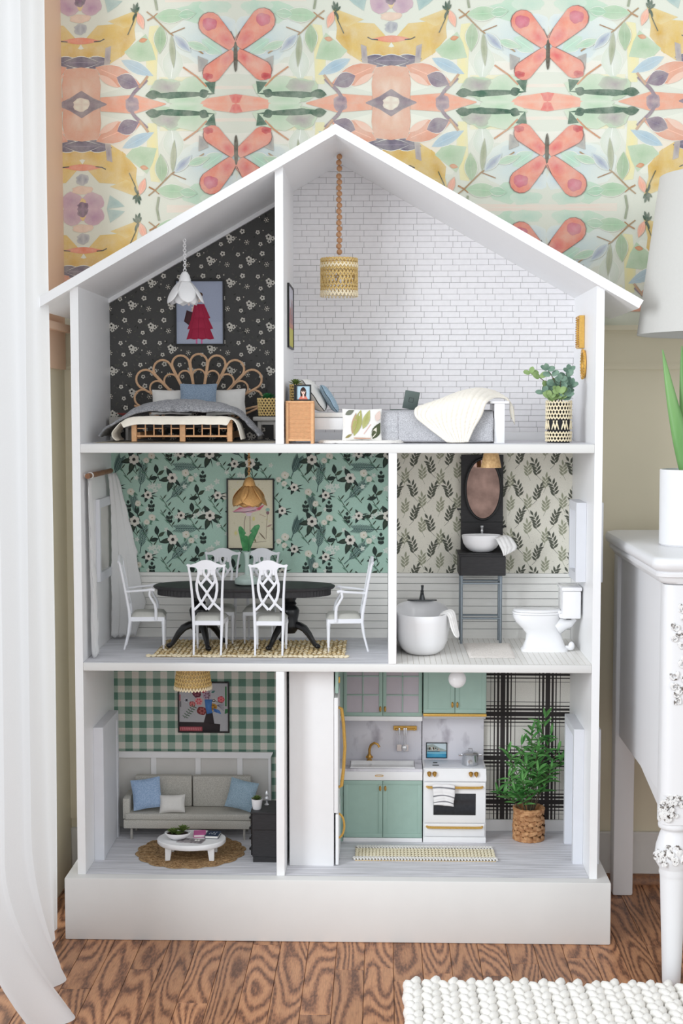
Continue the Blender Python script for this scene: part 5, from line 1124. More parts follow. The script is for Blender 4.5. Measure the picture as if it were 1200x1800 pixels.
sk_ = MB().lathe([(.016, 0), (.024, .002), (.034, .010), (.0400, .020), (.0428, .0320), (.0433, .0375), (.0423, .0378), (.0400, .0320), (.0350, .018), (.0250, .008), (.010, .005)], n=36, sy=.72).build('vessel_sink', 'white_ceramic', loc=(.3125, .2640, .7768)); tag(sk_, 'white vessel sink on the black vanity', 'sink')
o = throw('hand_towel', [[(869, 947, .245), (878, 943, .250), (886, 941, .256)], [(872, 949, .228), (884, 944, .236), (895, 943, .246)], [(877, 958, .222), (889, 953, .228), (902, 950, .238)], [(882, 968, .220), (893, 964, .225), (908, 961, .234)], [(885, 977, .219), (889, 976, .221), (904, 968, .230)]], 'lace', '', '', 2, .0016, 20, 26)
tag(o, 'white lacy hand towel hanging off the vessel sink', 'towel')
mt2 = MB().grid(lambda u, v: (.2745+.100*u+.004*(v-.5)*2*(u-.4), .0740+.176*v, FM+.0005+.0032*min(1, 20*min(u, 1-u), 20*min(v, 1-v))+.0007*math.sin(v*90)+.0006*mnoise.noise((u*60, v*90, 0))), 40, 70).build('bath_mat', 'bath_mat', smooth=80); tag(mt2, 'fluffy white bath mat in front of the vanity', 'bath mat')
# toilet
to = thing('toilet', 'white toilet facing left by the right bathroom wall', 'toilet', (.4430, .172, FM)); X0 = .4430
def oval_ring(cx, hx, hy_, z, n=30, e=.85): return [(cx-X0+hx*math.copysign(abs(math.cos(2*PI*k/n))**e, math.cos(2*PI*k/n)), hy_*math.copysign(abs(math.sin(2*PI*k/n))**e, math.sin(2*PI*k/n)), z) for k in range(n)]
loft([oval_ring(.4420, .0500, .0250, 0, 30, .5), oval_ring(.4420, .0500, .0250, .005, 30, .5), oval_ring(.4420, .0460, .0225, .0085, 30, .6), oval_ring(.4420, .0400, .0205, .024, 30, .7), oval_ring(.4400, .0370, .0205, .038), oval_ring(.4330, .0400, .0260, .050), oval_ring(.4270, .0465, .0310, .062), oval_ring(.4250, .0500, .0335, .073), oval_ring(.4250, .0510, .0340, .0800)]).build('bowl', 'white_ceramic', to, smooth=50)
loft([oval_ring(.4255, .0520, .0345, .0806), oval_ring(.4255, .0525, .0350, .083), oval_ring(.4255, .0520, .0345, .0850)]).build('seat', 'white_ceramic', to, smooth=50)
loft([oval_ring(.4260, .0500, .0340, .0856), oval_ring(.4260, .0510, .0345, .0878), oval_ring(.4260, .0490, .0325, .0905), oval_ring(.4260, .0300, .0180, .0915)]).build('lid', 'white_ceramic', to, smooth=50)
for y in (-.018, .018): MB().ell((.4725-X0, y, .0850), (.0055, .0050, .0050), 10, 6).build('hinge', 'white_ceramic', to)
MB().bx(.4700-X0, .5080-X0, -.033, .033, .0740, .0850, .004, 2).build('neck', 'white_ceramic', to); MB().bx(.4760-X0, .5150-X0, -.0390, .0390, .0740, .1330, .003, 2).build('tank', 'white_ceramic', to); MB().bx(.4735-X0, .5170-X0, -.0415, .0415, .1330, .1420, .003, 2).build('tank_lid', 'white_ceramic', to)
MB().tube([(.468-X0, -.004, .052), (.482-X0, -.006, .060), (.494-X0, -.006, .062), (.502-X0, -.004, .072)], [.018, .0150, .0120, .011], 10).build('trapway', 'white_ceramic', to); MB().tube([(.486-X0, -.0245, .0715), (.4965-X0, -.0245, .0715)], .0008, 6).build('bolt_slot', 'black_frame', to)
MB().ell((.5000-X0, -.006, .0110), (.0070, .0070, .0095), 12, 8).bx(.480-X0, .500-X0, -.010, -.002, .001, .012, .003, 2).build('drain_cap', 'white_ceramic', to)
co = thing('cone_pendant_lamp', 'small gold cone pendant lamp at the bathroom ceiling before the oval mirror', 'lamp', (.3187, .082, .9705))
MB().lathe([(.0213, 0), (.0213, .0012), (.0150, .0322), (.0140, .0322), (.0202, .0012)], n=28).build('shade', 'brass_matte', co)
MB().ell((0, 0, .010), .006, 10, 8).build('bulb', 'globe_glass', co)
# ================================================================== LIVING ROOM
o = thing('round_rug', 'round scalloped jute doily rug under the white coffee table', 'rug', (-.3205, .155, FG)); m = MB()
def dz_(r_, a): return .0016+.0007*math.sin(r_*330)+.0005*math.sin(a*48)*(r_ > .03)
m.grid(lambda u, v: (lambda a, r_: (r_*math.cos(a), r_*math.sin(a), dz_(r_, a)*(1 if v < .99 else .3)))(2*PI*u, (.1145+.006*abs(math.sin(8*2*PI*u)))*max(.002, v)), 128, 44, True); m.build('doily', 'doily', o, smooth=80)
m = MB()
for k in range(16):
    a = 2*PI*(k+.5)/16
    for r_ in (.100, .086): m.tube([(r_*math.cos(a)+.011*math.cos(q*PI/5), r_*math.sin(a)+.011*math.sin(q*PI/5), .0024) for q in range(10)], .0010, 5, True)
m.build('loop_border', 'doily', o, stuff=True)
so = thing('sofa', 'low grey two-cushion sofa against the board-and-batten wall', 'sofa', (-.3390, .272, FG)); sx, sy, sz = -.3390, .272, FG
def Sx(mb, x0, x1, y0, y1, z0, z1, bv=.002, sg=2): return mb.bx(x0-sx, x1-sx, y0-sy, y1-sy, z0-sz, z1-sz, bv, sg)
Sx(MB(), -.4820, -.1975, .2320, .3180, .1570, .1760).build('base', 'sofa_grey', so); Sx(MB(), -.4785, -.1975, .2335, .3000, .1762, .1905, .003).build('seat_cushion', 'sofa_grey', so)
for a, b in ((-.4660, -.3365), (-.3345, -.2020)):
    q = Sx(MB(), a, b, .2930, .3120, .1905, .2610, .004).build('back_cushion', 'sofa_grey', so)
Sx(MB(), -.4845, -.4690, .2400, .3150, .1762, .2230, .002).build('arm', 'sofa_grey', so)
for x in (-.4680, -.2150):
    for y in (.2400, .3040): Sx(MB(), x, x+.0050, y, y+.0050, FG, .1572, .0006).build('leg', 'stool_grey', so)
pillow('cushion', (-.4330, .2570, .2300), .066, .068, .0105, 'blue_cloth', 'large pale blue cushion at the left end of the grey sofa', 'cushion', .30, .05, -.14)
pillow('cushion', (-.3740, .2470, .2100), .058, .040, .012, 'linen_white', 'small white knitted cushion on the grey sofa', 'cushion', .40, -.05, -.05, None, 3)
pillow('cushion', (-.2190, .2530, .2300), .064, .066, .0105, 'denim_blue', 'denim blue cushion at the right end of the grey sofa', 'cushion', .30, -.10, .20)
ct = thing('coffee_table', 'white oval coffee table on the round jute rug', 'table', (-.3140, .118, FG+.0025)); ch = .1725-FG-.0025
MB().lathe([(.066, ch-.0125), (.0705, ch-.0115), (.0735, ch-.0080), (.0738, ch-.0015), (.0725, ch)], n=48, sy=.80).build('tabletop', 'white_satin', ct)
MB().bx(-.047, .047, -.030, .030, ch-.0190, ch-.0125, .001).build('apron', 'white_satin', ct)
for x in (-1, 1):
    for y in (-1, 1):
        m = MB(); a, b = .0070, .0050; z1 = ch-.0130
        vs = [(x*.0450+dx*a, y*.0280+dy*a, z1) for dx, dy in ((-1, -1), (1, -1), (1, 1), (-1, 1))]+[(x*.0470+dx*b, y*.0300+dy*b, 0) for dx, dy in ((-1, -1), (1, -1), (1, 1), (-1, 1))]
        m.add(vs, [(0, 1, 2, 3), (7, 6, 5, 4), (0, 4, 5, 1), (1, 5, 6, 2), (2, 6, 7, 3), (3, 7, 4, 0)]); m.build('leg', 'white_satin', ct)
tz_ = .1727
mg = MB().prism([(-.030, -.013), (.024, -.021), (.030, .006), (-.024, .014)], 'z', 0, .0012).build('magazine', 'magazine', loc=(-.312, .098, tz_)); tag(mg, 'grey open magazine under the succulent bowl on the coffee table', 'magazine')
bw = thing('succulent_bowl', 'shallow white bowl of succulents on the coffee table', 'bowl', (-.3420, .106, tz_+.0014))
bw.scale = (1.22,)*3
MB().lathe([(.010, 0), (.0135, .0012), (.0190, .0050), (.0225, .0095), (.0232, .0115), (.0222, .0118), (.0180, .0080)], n=28, sy=.78).build('vessel', 'white_ceramic', bw); MB().lathe([(.0205, .0075), (.019, .0095), (.001, .0105)], n=20, sy=.78).build('soil', 'soil', bw)
rs = random.Random(6)
for c, n_, ln in (((-.006, -.002, .009), 16, .015), ((.009, .002, .012), 18, .017), ((-.011, .005, .009), 10, .012), ((.002, -.007, .008), 10, .012)):
    m = MB(); seed_plant(m, c, n_, ln, .0070, (.1, 1.25), shape=1.1); m.build('succulent', 'succulent', bw)
def book(name, label, x, y, w, d, h, rz, cov):
    t = thing(name, label, 'book', (x, y, tz_+.0002), rz); MB().bx(-w/2, w/2, -d/2, d/2, 0, .0008).bx(-w/2, w/2, -d/2, d/2, h-.0008, h).bx(-w/2-.0001, -w/2+.0008, -d/2, d/2, .0008, h-.0008).build('cover', cov, t); MB().bx(-w/2+.0009, w/2-.0012, -d/2+.0010, d/2-.0010, .0009, h-.0009).build('pages', 'page_white', t); return t
b1 = book('pink_book', 'small bright pink book lying on the coffee table', -.2985, .136, .026, .034, .0060, .12, 'pink_book')
b2 = book('navy_book', 'navy book with white scribbles on the coffee table right of the pink book', -.2690, .128, .029, .036, .0066, -.08, 'navy_book')
P = Print([(-.012, -.0095), (.012, -.0095), (.012, .0095), (-.012, .0095)], (44, 58, 82)); P.start()
P.line([(-.008, -.001), (-.005, .003), (-.003, -.002)], .0010, (196, 204, 214)); P.line([(-.001, -.005), (.001, .006), (.003, .002)], .0012, (206, 212, 220)); P.line([(.002, -.004), (.005, -.003), (.007, .006), (.009, .005)], .0012, (206, 212, 220)); P.oval(.006, -.004, .0016, .0014, (200, 206, 214)); P.oval(-.007, -.003, .0012, .0012, (190, 198, 210)); P.build('cover_print', (0, 0, .0067), (1, 0, 0), (0, 1.6, 0), b2)
gp = thing('white_tiles', 'two tiny white square cards on the magazine', 'card', (-.2990, .094, tz_+.0014)); MB().bx(-.005, 0, -.003, .004, 0, .0010).build('left_card', 'page_white', gp); MB().bx(.0012, .0060, -.003, .004, 0, .0010).build('right_card', 'page_white', gp)
# black drawer chest
bc = thing('black_drawer_chest', 'black drawer chest standing end-on beside the sofa by the dividing wall', 'chest', (-.1535, .128, FG)); cz = .2400-FG
MB().bx(-.0270, .0295, -.0440, .0440, .0120, cz-.0040, .0008).build('body', 'black_wood', bc); MB().bx(-.0305, .0300, -.0465, .0465, cz-.0040, cz, .001).build('top', 'black_wood', bc); MB().bx(-.0255, .0295, -.0430, .0430, 0, .0120, .0006).build('plinth', 'black_wood', bc)
for k in range(4):
    z0 = .0150+k*.0225; d_ = MB().bx(-.0300, -.0270, -.0415, .0415, z0, z0+.0205, .0008).build('drawer', 'black_lacquer', bc)
    for y in (-.034, .020): MB().bx(-.0345, -.0300, y, y+.012, z0+.0085, z0+.0125, .0012).build('pull', 'black_lacquer', d_)
MB().bx(-.0268, .0290, -.0446, -.0440, .0700, .0708).build('seam', 'black_lacquer', bc)
wp_ = thing('white_flowerpot', 'tiny white pot with a succulent on the black drawer chest', 'potted plant', (-.1720, .107, .2402))
MB().lathe([(.0088, 0), (.0092, .001), (.0120, .0220), (.0112, .0220), (.0105, .0170)], n=24).build('pot', 'pot_white', wp_); MB().lathe([(.0105, .0180), (.001, .0195)], n=16).build('soil', 'soil', wp_); m = MB(); seed_plant(m, (0, 0, .0190), 20, .0150, .0075, (.15, 1.3)); m.build('foliage', 'succulent', wp_)
sf = thing('silver_finial', 'small polished silver ornament beside the flowerpot on the black chest', 'ornament', (-.1535, .138, .2402))
MB().lathe([(.0050, 0), (.0052, .001), (.0018, .004), (.0016, .008), (.0034, .0105), (.0044, .0140), (.0030, .0178), (.0012, .0190), (.0032, .0215), (.0036, .0250), (.0018, .0295), (.0004, .0320)], n=16).build('body', 'chrome', sf)
t, P, fin, w, h = frame('framed_print', 'black framed flower bouquet print in a dark vase on the gingham wall', 'picture', -.3716, -.2538, .3533, .4709, D-.001, (190, 190, 194))
P.start(); rs = random.Random(9); qf = lambda a, b: (w*a, h*b)
P.poly([qf(0, 0), qf(.83, 0), qf(.84, .145), qf(.72, .15), qf(.68, .40), qf(.56, .40), qf(.50, .18), qf(0, .19)], (70, 62, 64), (58, 52, 54)); P.rect(0, 0, w*.47, h*.09, (206, 118, 126), (176, 84, 94))
for k in range(12): P.line([qf(.02+.037*k, .015), qf(.03+.037*k, .075)], .0008, (226, 168, 170)); P.l -= 1
P.l += 1; P.rect(w*.94, h*.52, w*.975, h*.93, (80, 134, 92)); P.poly([qf(.93, .36), qf(1, .38), qf(1, .46), qf(.94, .46)], (72, 128, 86)); P.rect(0, h*.63, w*.03, h*.76, (196, 130, 138)); P.rect(w*.01, h*.50, w*.04, h*.62, (130, 126, 130))
for p in (((.60, .66), (.55, .36)), ((.80, .42), (.66, .40)), ((.62, .84), (.60, .60)), ((.88, .60), (.66, .62)), ((.10, .27), (.32, .52))): P.line([qf(*p[0]), qf(*p[1])], .0010, (70, 84, 72))
for k in range(6): P.leaf(*qf(.12+.036*k, .29+.042*k), *qf(.06+.036*k, .33+.045*k), .0022, (92, 118, 92)); P.leaf(*qf(.12+.036*k, .29+.042*k), *qf(.19+.036*k, .27+.042*k), .0022, (92, 118, 92))
P.poly([qf(.52, .66), qf(.68, .66), qf(.66, .50), qf(.68, .38), qf(.57, .36), qf(.54, .48)], (94, 140, 200), (70, 116, 180)); P.leaf(*qf(.74, .46), *qf(.86, .36), .007, (86, 128, 190)); P.leaf(*qf(.70, .48), *qf(.78, .38), .006, (70, 112, 178))
def fl(a, b, r_, c1, c2, c3):
    P.start(); P.oval(*qf(a, b), r_, r_*.95, c1, c2, 0, 14, .25, a*9)
    for k in range(6): an = k*1.05; P.oval(w*a+.5*r_*math.cos(an), h*b+.5*r_*math.sin(an), r_*.28, r_*.22, c3, None, an, 7); P.l -= 1
    P.l += 1; P.oval(*qf(a, b), r_*.22, r_*.22, c2, None, 0, 7)
fl(.36, .79, .0105, (124, 70, 84), (104, 54, 68), (142, 88, 100)); fl(.50, .86, .008, (206, 96, 112), (176, 72, 92), (222, 124, 134)); fl(.47, .42, .0105, (150, 74, 74), (126, 58, 60), (176, 104, 100)); fl(.40, .62, .0095, (234, 190, 186), (220, 160, 160), (222, 96, 110)); fl(.27, .56, .007, (206, 104, 110), (170, 80, 84), (228, 150, 146)); fl(.57, .74, .0098, (212, 196, 206), (178, 156, 172), (140, 100, 124)); fl(.86, .66, .0085, (222, 104, 112), (196, 78, 90), (230, 132, 136)); fl(.69, .50, .0092, (214, 172, 86), (186, 138, 58), (130, 92, 50)); fl(.71, .64, .0062, (236, 232, 230), (222, 216, 214), (70, 64, 70)); fl(.15, .64, .0062, (226, 226, 230), (206, 206, 212), (150, 150, 160)); P.oval(*qf(.15, .645), .0022, .0022, (44, 44, 52)); P.oval(*qf(.64, .96), .003, .0028, (62, 66, 70)); P.leaf(*qf(.66, .80), *qf(.74, .84), .005, (86, 128, 124))
for k in range(6): P.line([qf(.78, .54), qf(.92, .42+.035*k)], .0008, (128, 120, 142)); P.l -= 1
fin()
sh = thing('raffia_pendant_shade', 'crocheted raffia pendant shade at the living room ceiling', 'lamp', (-.3060, .100, .5005))
m = MB(); weave_wall(m, (0, 0, 0), .0385, .0320, .0060, .0550, 6, 34, .7); m.build('weave', 'raffia', sh, stuff=True); m = MB(); weave_wall(m, (0, 0, 0), .0395, .0390, -.0005, .0065, 1, 36, .5, 1.2); m.build('pale_edge', 'raffia_pale', sh, stuff=True); MB().lathe([(.0365, .002), (.0305, .0555), (.0300, .0555), (.0358, .002)], n=28, caps=False).build('liner', 'jute', sh)

# ================================================================== KITCHEN
kr = thing('kitchen_rug', 'long narrow crocheted cream runner on the kitchen floor', 'rug', (.1870, .148, FG)); MB().bx(-.150, .150, -.046, .046, 0, .0016).build('backing', 'jute', kr)
m = MB(); weave_flat(m, -.150, .151, -.030, .028, .0008, 4, 40, .0048, .75); m.build('weave', 'rug_cream', kr, stuff=True)
m = MB(); weave_flat(m, -.155, .154, -.050, -.030, .0006, 1, 46, .0060, .7); weave_flat(m, -.148, .149, .028, .050, .0006, 1, 46, .0056, .7); m.build('pale_border', 'linen_white', kr, stuff=True)
fr = thing('refrigerator', 'tall white refrigerator cabinet seen from its side, gold handles facing right', 'refrigerator', (-.0480, .139, FG)); fh = .5560-FG
Fb = lambda mb, x0, x1, y0, y1, z0, z1, bv=.0008: mb.bx(x0+.0480, x1+.0480, y0-.139, y1-.139, z0-FG, z1-FG, bv, 2)
Fb(MB(), -.1000, -.0065, .0640, .2140, FG, .5560, .0012).build('body', 'white_satin', fr)
Fb(MB(), -.0035, .0030, .0655, .2125, .4990, .5555).build('top_door', 'mint', fr)
d1 = Fb(MB(), -.0060, .0025, .0650, .2130, .2440, .4895, .0015).build('door', 'white_satin', fr); d2 = Fb(MB(), -.0030, .0035, .0650, .2130, .1330, .2410, .0012).build('freezer_drawer', 'white_satin', fr)
MB().tube([(.048+.0025, -.050, .4640-FG), (.0570, -.048, .4615-FG), (.0610, -.046, .430-FG), (.0640, -.045, .380-FG), (.0610, -.046, .330-FG), (.0570, -.048, .2960-FG), (.048+.0025, -.050, .2935-FG)], [.0034, .0036, .0036, .0036, .0036, .0036, .0034], 8).build('long_handle', 'gold_paint', fr)
MB().tube([(.0500+.0130*math.sin(PI*q/10), -.052, .1850-FG+.0260*(1-math.cos(PI*q/10))) for q in range(11)], .0024, 8).build('drawer_handle', 'gold_paint', fr); MB().bx(.0500, .0545, -.070, -.064, .5200-FG, .5330-FG, .001).build('top_hinge', 'gold_paint', fr)
# sink cabinet
sc_ = thing('sink_cabinet', 'mint green sink base cabinet with white counter, brass tap and marble splashback', 'cabinet', (.0960, .282, FG))
Kb = lambda mb, x0, x1, y0, y1, z0, z1, bv=.0006: mb.bx(x0-.0960, x1-.0960, y0-.282, y1-.282, z0-FG, z1-FG, bv, 2)
Kb(MB(), .0085, .1840, .2360, .3250, FG, .1395).build('plinth', 'white_satin', sc_); Kb(MB(), .0085, .1840, .2380, .3250, .1395, .2700).build('carcass', 'mint', sc_)
def shaker(x0, x1, z0, z1, y, parent, Kf, w_=.009, th=.0030, name='door', mat='mint', glass=None):
    d = Kf(MB(), x0, x1, y-th, y, z0, z0+w_).build(name, mat, parent); m = MB()
    Kf(m, x0, x1, y-th, y, z1-w_, z1); Kf(m, x0, x0+w_, y-th, y, z0+w_, z1-w_); Kf(m, x1-w_, x1, y-th, y, z0+w_, z1-w_); m.build('stile', mat, d)
    if glass: Kf(MB(), x0+w_, x1-w_, y-th*.5, y-th*.4, z0+w_, z1-w_, 0).build('pane', glass, d)
    else: Kf(MB(), x0+w_, x1-w_, y-th*.55, y-.0002, z0+w_, z1-w_, 0).build('panel', mat, d)
    return d
def pull(parent, x, z, y, Kf, h=.0125):
    c = Vector((x, y, z))-Vector(parent.parent.location) if parent.parent else Vector((x, y, z)); m = MB()
    m.ell((c.x, c.y-.0012, c.z), (.0026, .0016, h/2), 10, 8); m.tube([(c.x, c.y, c.z-h*.42), (c.x, c.y-.0040, c.z-h*.25), (c.x, c.y-.0046, c.z), (c.x, c.y-.0040, c.z+h*.25), (c.x, c.y, c.z+h*.42)], .0011, 6); m.build('pull', 'brass_old', parent)
d1 = shaker(.0095, .0955, .1405, .2690, .2380, sc_, Kb); d2 = shaker(.0970, .1830, .1405, .2690, .2380, sc_, Kb); pull(d1, .0905, .2520, .2350, Kb); pull(d2, .1020, .2520, .2350, Kb)
Kb(MB(), .0080, .1842, .2325, .3260, .2705, .2900, .0010).build('counter_front', 'white_satin', sc_)
m = MB(); Kb(m, .0080, .0240, .2330, .3260, .2900, .2960, 0); Kb(m, .1670, .1842, .2330, .3260, .2900, .2960, 0); Kb(m, .0240, .1670, .2330, .2430, .2900, .2960, 0); Kb(m, .0240, .1670, .2980, .3260, .2900, .2960, 0); m.build('countertop', 'marble', sc_)
m = MB(); Kb(m, .0240, .1670, .2430, .2980, .2740, .2760, 0); m.build('sink_bowl', 'white_satin', sc_)
rim = [(.0955+s1*.0715-.0960, .2705+s2*.0285-.282) for s1, s2 in ((-1, -1), (1, -1), (1, 1), (-1, 1))]; m = MB(); m.tube([(x, y, .2965-FG) for x, y in rim], .0018, 6, True); Kb(m, .0235, .0255, .2430, .298, .2760, .2960, 0); Kb(m, .1655, .1675, .2430, .298, .2760, .2960, 0); Kb(m, .0255, .1655, .2965, .298, .2760, .2960, 0); Kb(m, .0255, .1655, .2430, .2445, .2760, .2960, 0); Kb(m, .0700, .0725, .2445, .2965, .2760, .2920, 0); m.build('sink_rim', 'white_satin', sc_)
Kb(MB(), -.0040, .1842, .3215, .3255, .2960, .4000, .0004).build('splashback', 'marble', sc_); Kb(MB(), -.0060, .0078, .2360, .3250, FG, .2700).build('filler', 'mint', sc_); Kb(MB(), -.0060, .0078, .2330, .3250, .2702, .2960).build('counter_end', 'white_satin', sc_)
MB().tube([(-.0075+.0090*math.cos(2*PI*q/16), -.0500, .2810-FG+.0018*math.sin(2*PI*q/16)) for q in range(16)], .0007, 5, True).build('emblem_ring', 'gold_paint', sc_)
tp_ = Vector((.0660-.0960, .3060-.282, .2965-FG)); m = MB().lathe([(.0062, 0), (.0062, .002), (.0045, .004), (.0062, .008), (.0052, .0120), (.0034, .0150)], tp_, 16); m.tube([tp_+Vector(p) for p in ((0, 0, .013), (0, 0, .026), (.0035, -.001, .036), (.0110, -.003, .0415), (.0190, -.004, .0385), (.0225, -.005, .0320))], [.0030, .0030, .0030, .0028, .0026, .0030], 8); m.tube([tp_+Vector((-.0080, 0, .008)), tp_+Vector((.0080, 0, .008))], .0026, 8); m.build('tap', 'brass_old', sc_)
rk = thing('utensil_rack', 'gold wall rail above the sink holding silver utensils', 'rack', (.1470, .3190, .3690)); MB().bx(-.0265, .0265, -.0025, .0005, -.0050, .0050, .0008).build('plate', 'gold_paint', rk)
MB().cyl((-.022, -.0060, -.0022), (.022, -.0060, -.0022), .0015, n=8).ell((-.0205, -.0058, -.0022), .0028, 8, 6).ell((.0205, -.0058, -.0022), .0028, 8, 6).build('rail', 'gold_paint', rk)
for x, kd, lb in ((-.0080, 0, 'slotted silver turner hanging left on the gold kitchen rail'), (.0005, 1, 'silver ladle hanging in the middle of the gold kitchen rail'), (.0040, 2, 'silver spatula hanging right on the gold kitchen rail')):
    ut = thing('kitchen_utensil', lb, 'utensil', (.1440+x*1.3, .3115, .3670), 0, 'utensils on the kitchen rail'); MB().tube([(0, .001, .003), (0, 0, 0), (0, 0, -.0120)], .0019, 8).build('grip', 'chrome', ut); MB().cyl((0, 0, -.012), (0, 0, -.0380), .0009, n=6).build('shaft', 'chrome', ut)
    (MB().ell((0, -.001, -.0420), (.0068, .0040, .0072), 12, 8) if kd == 1 else MB().bx(-.0058, .0058, -.0010, .0006, -.0500, -.0340, .0006)).build('head', 'chrome', ut)
# glass wall cabinet
wc = thing('glass_wall_cabinet', 'mint wall cabinet with glazed grid doors above the kitchen sink', 'cabinet', (.0960, .292, .4085))
Wb = lambda mb, x0, x1, y0, y1, z0, z1, bv=.0004: mb.bx(x0-.0960, x1-.0960, y0-.292, y1-.292, z0-.4085, z1-.4085, bv, 2)
yf = .2620
m = MB(); Wb(m, .0075, .0100, yf, .3290, .4085, .5555, 0); Wb(m, .1815, .1840, yf, .3290, .4085, .5555, 0); Wb(m, .0100, .1815, yf, .3290, .4085, .4110, 0); Wb(m, .0100, .1815, yf, .3290, .5530, .5555, 0); Wb(m, .0950, .0965, yf, .329, .411, .553, 0); m.build('carcass', 'mint', wc); Wb(MB(), .0100, .1815, .3270, .3290, .4110, .5530, 0).build('back', 'satin_pillow', wc); Wb(MB(), .0100, .0950, yf+.006, .327, .4760, .4795, 0).build('shelf_board', 'white_satin', wc); Wb(MB(), .0965, .1815, yf+.006, .327, .4760, .4795, 0).build('shelf_board', 'white_satin', wc)
Wb(MB(), -.0060, .1840, yf-.002, .3290, .3980, .4080, .0006).build('bottom_rail', 'white_satin', wc); Wb(MB(), -.0060, .0074, yf-.002, .3290, .4084, .5555).build('filler', 'mint', wc)
for x0, x1, hx_ in ((.0085, .0950, .0905), (.0965, .1832, .1010)):
    d = shaker(x0, x1, .4095, .5550, yf, wc, Wb, .0075, .0030, 'door', 'mint', 'glass_tint'); xm = (x0+x1)/2
    for z in (.4565, .4985): Wb(MB(), x0+.0075, x1-.0075, yf-.0032, yf-.0004, z-.0014, z+.0014).build('glazing_bar', 'mint', d)
    Wb(MB(), xm-.0013, xm+.0013, yf-.0032, yf-.0004, .4170, .5475).build('glazing_bar', 'mint', d); pull(d, hx_, .4250, yf-.003, Wb, .0135)
# cooker
sv = thing('kitchen_stove', 'white toy stove with gold handles, dark oven window and marble splashback', 'stove', (.2555, .282, FG)); svx = .2555
Vb = lambda mb, x0, x1, y0, y1, z0, z1, bv=.0006: mb.bx(x0-svx, x1-svx, y0-.282, y1-.282, z0-FG, z1-FG, bv, 2)
Vb(MB(), .1860, .3250, .2380, .3260, FG, .2700, .0008).build('body', 'white_satin', sv)
MB().prism([(.2325-.282, .2700-FG), (.2325-.282, .2760-FG), (.2420-.282, .2960-FG), (.3260-.282, .2960-FG), (.3260-.282, .2700-FG)], 'x', .1860-svx, .3250-svx).build('cooktop', 'white_satin', sv)
Vb(MB(), .1900, .3210, .2470, .3180, .2960, .2968, .0002).build('hob_plate', 'grey_paint', sv)
Vb(MB(), .1860, .3250, .3200, .3262, .2960, .4020, .0006).build('splashback', 'marble', sv)
od = Vb(MB(), .1875, .3235, .2330, .2380, .1760, .2670, .0010).build('oven_door', 'white_satin', sv); Vb(MB(), .2085, .3020, .2318, .2332, .1935, .2420, .0060).build('oven_window', 'oven_glass', od)
m = MB(); Vb(m, .1890, .3220, .2335, .2380, .1450, .1735, .0010); dr = m.build('warming_drawer', 'white_satin', sv); Vb(MB(), .1860, .3250, .2340, .2380, FG, .1430, .0004).build('kick_plate', 'white_satin', sv)
def bar(z, par): m = MB(); m.tube([(x-svx, y-.282, z-FG) for x, y in ((.1945, .2335), (.1960, .2275), (.2080, .2260), (.2555, .2258), (.3030, .2260), (.3150, .2275), (.3165, .2335))], .0028, 8); m.build('handle', 'gold_paint', par)
bar(.2570, od); bar(.1670, dr)
for x in (.1990, .2110, .2910, .3030): MB().cyl((x-svx, .2350-.282, .2868-FG), (x-svx, .2285-.282, .2840-FG), .0052, .0034, 12).ell((x-svx, .2290-.282, .2842-FG), (.0018, .0018, .0052), 8, 6).build('knob', 'brass_old', sv)
for a, b in ((.2090, .2190), (.2070, .2215)): Vb(MB(), a, b, .262 if a < .208 else .285, .266 if a < .208 else .289, .2968, .2986, .0006).build('spoon_rest', 'gunmetal', sv)
hc = thing('hood_cabinet', 'mint hood cabinet with a gold lower edge above the stove', 'cabinet', (.2555, .290, .4060)); Hb = lambda mb, x0, x1, y0, y1, z0, z1, bv=.0005: mb.bx(x0-svx, x1-svx, y0-.290, y1-.290, z0-.4060, z1-.4060, bv, 2)
Hb(MB(), .1860, .3250, .2500, .3290, .4180, .5555).build('carcass', 'mint', hc); Hb(MB(), .1858, .3255, .2440, .3290, .4120, .4178, .0012).build('gold_edge', 'gold_paint', hc); MB().prism([(.2490-.290, .0060), (.3290-.290, .0060), (.3290-.290, -.0038), (.2650-.290, -.0038)], 'x', .1870-svx, .3245-svx).build('hood_underside', 'white_satin', hc)
d1 = shaker(.1870, .2548, .4190, .5550, .2500, hc, Hb); d2 = shaker(.2562, .3240, .4190, .5550, .2500, hc, Hb); pull(d1, .2500, .4380, .2470, Hb, .0135); pull(d2, .2610, .4380, .2470, Hb, .0135)
gl = thing('globe_ceiling_lamp', 'white glass globe lamp at the kitchen ceiling', 'lamp', (.2525, .100, .5240)); MB().ell((0, 0, 0), .0188, 24, 16).build('globe', 'globe_glass', gl); MB().lathe([(.0070, .0175), (.0090, .0200), (.0090, .0322)], n=18).build('ceiling_cap', 'gunmetal', gl)
# tea towel on the oven handle
tw = throw('tea_towel', [[(761, 1380, .232), (778, 1380, .232), (797, 1381, .232)], [(760, 1380, .2215), (778, 1380, .2215), (799, 1382, .2215)], [(761, 1395, .2210), (779, 1394, .2210), (799, 1398, .2210)], [(762, 1408, .2225), (782, 1405, .2215), (797, 1410, .2240)], [(762, 1415, .2235), (780, 1416, .2225), (797, 1418, .2260)]], 'towel_white', '', '', 1, .0012, 24, 30)
tag(tw, 'white tea towel with navy stripes hanging on the oven handle', 'towel')
ms = bpy.data.materials.new('navy_stripe_cloth'); ms.use_nodes = True; t_ = ms.node_tree; b_ = t_.nodes['Principled BSDF']; b_.inputs['Roughness'].default_value = .9
uvn = t_.nodes.new('ShaderNodeAttribute'); uvn.attribute_name = 'ink'; t_.links.new(uvn.outputs['Color'], b_.inputs['Base Color']); tw.data.materials.clear(); tw.data.materials.append(ms)
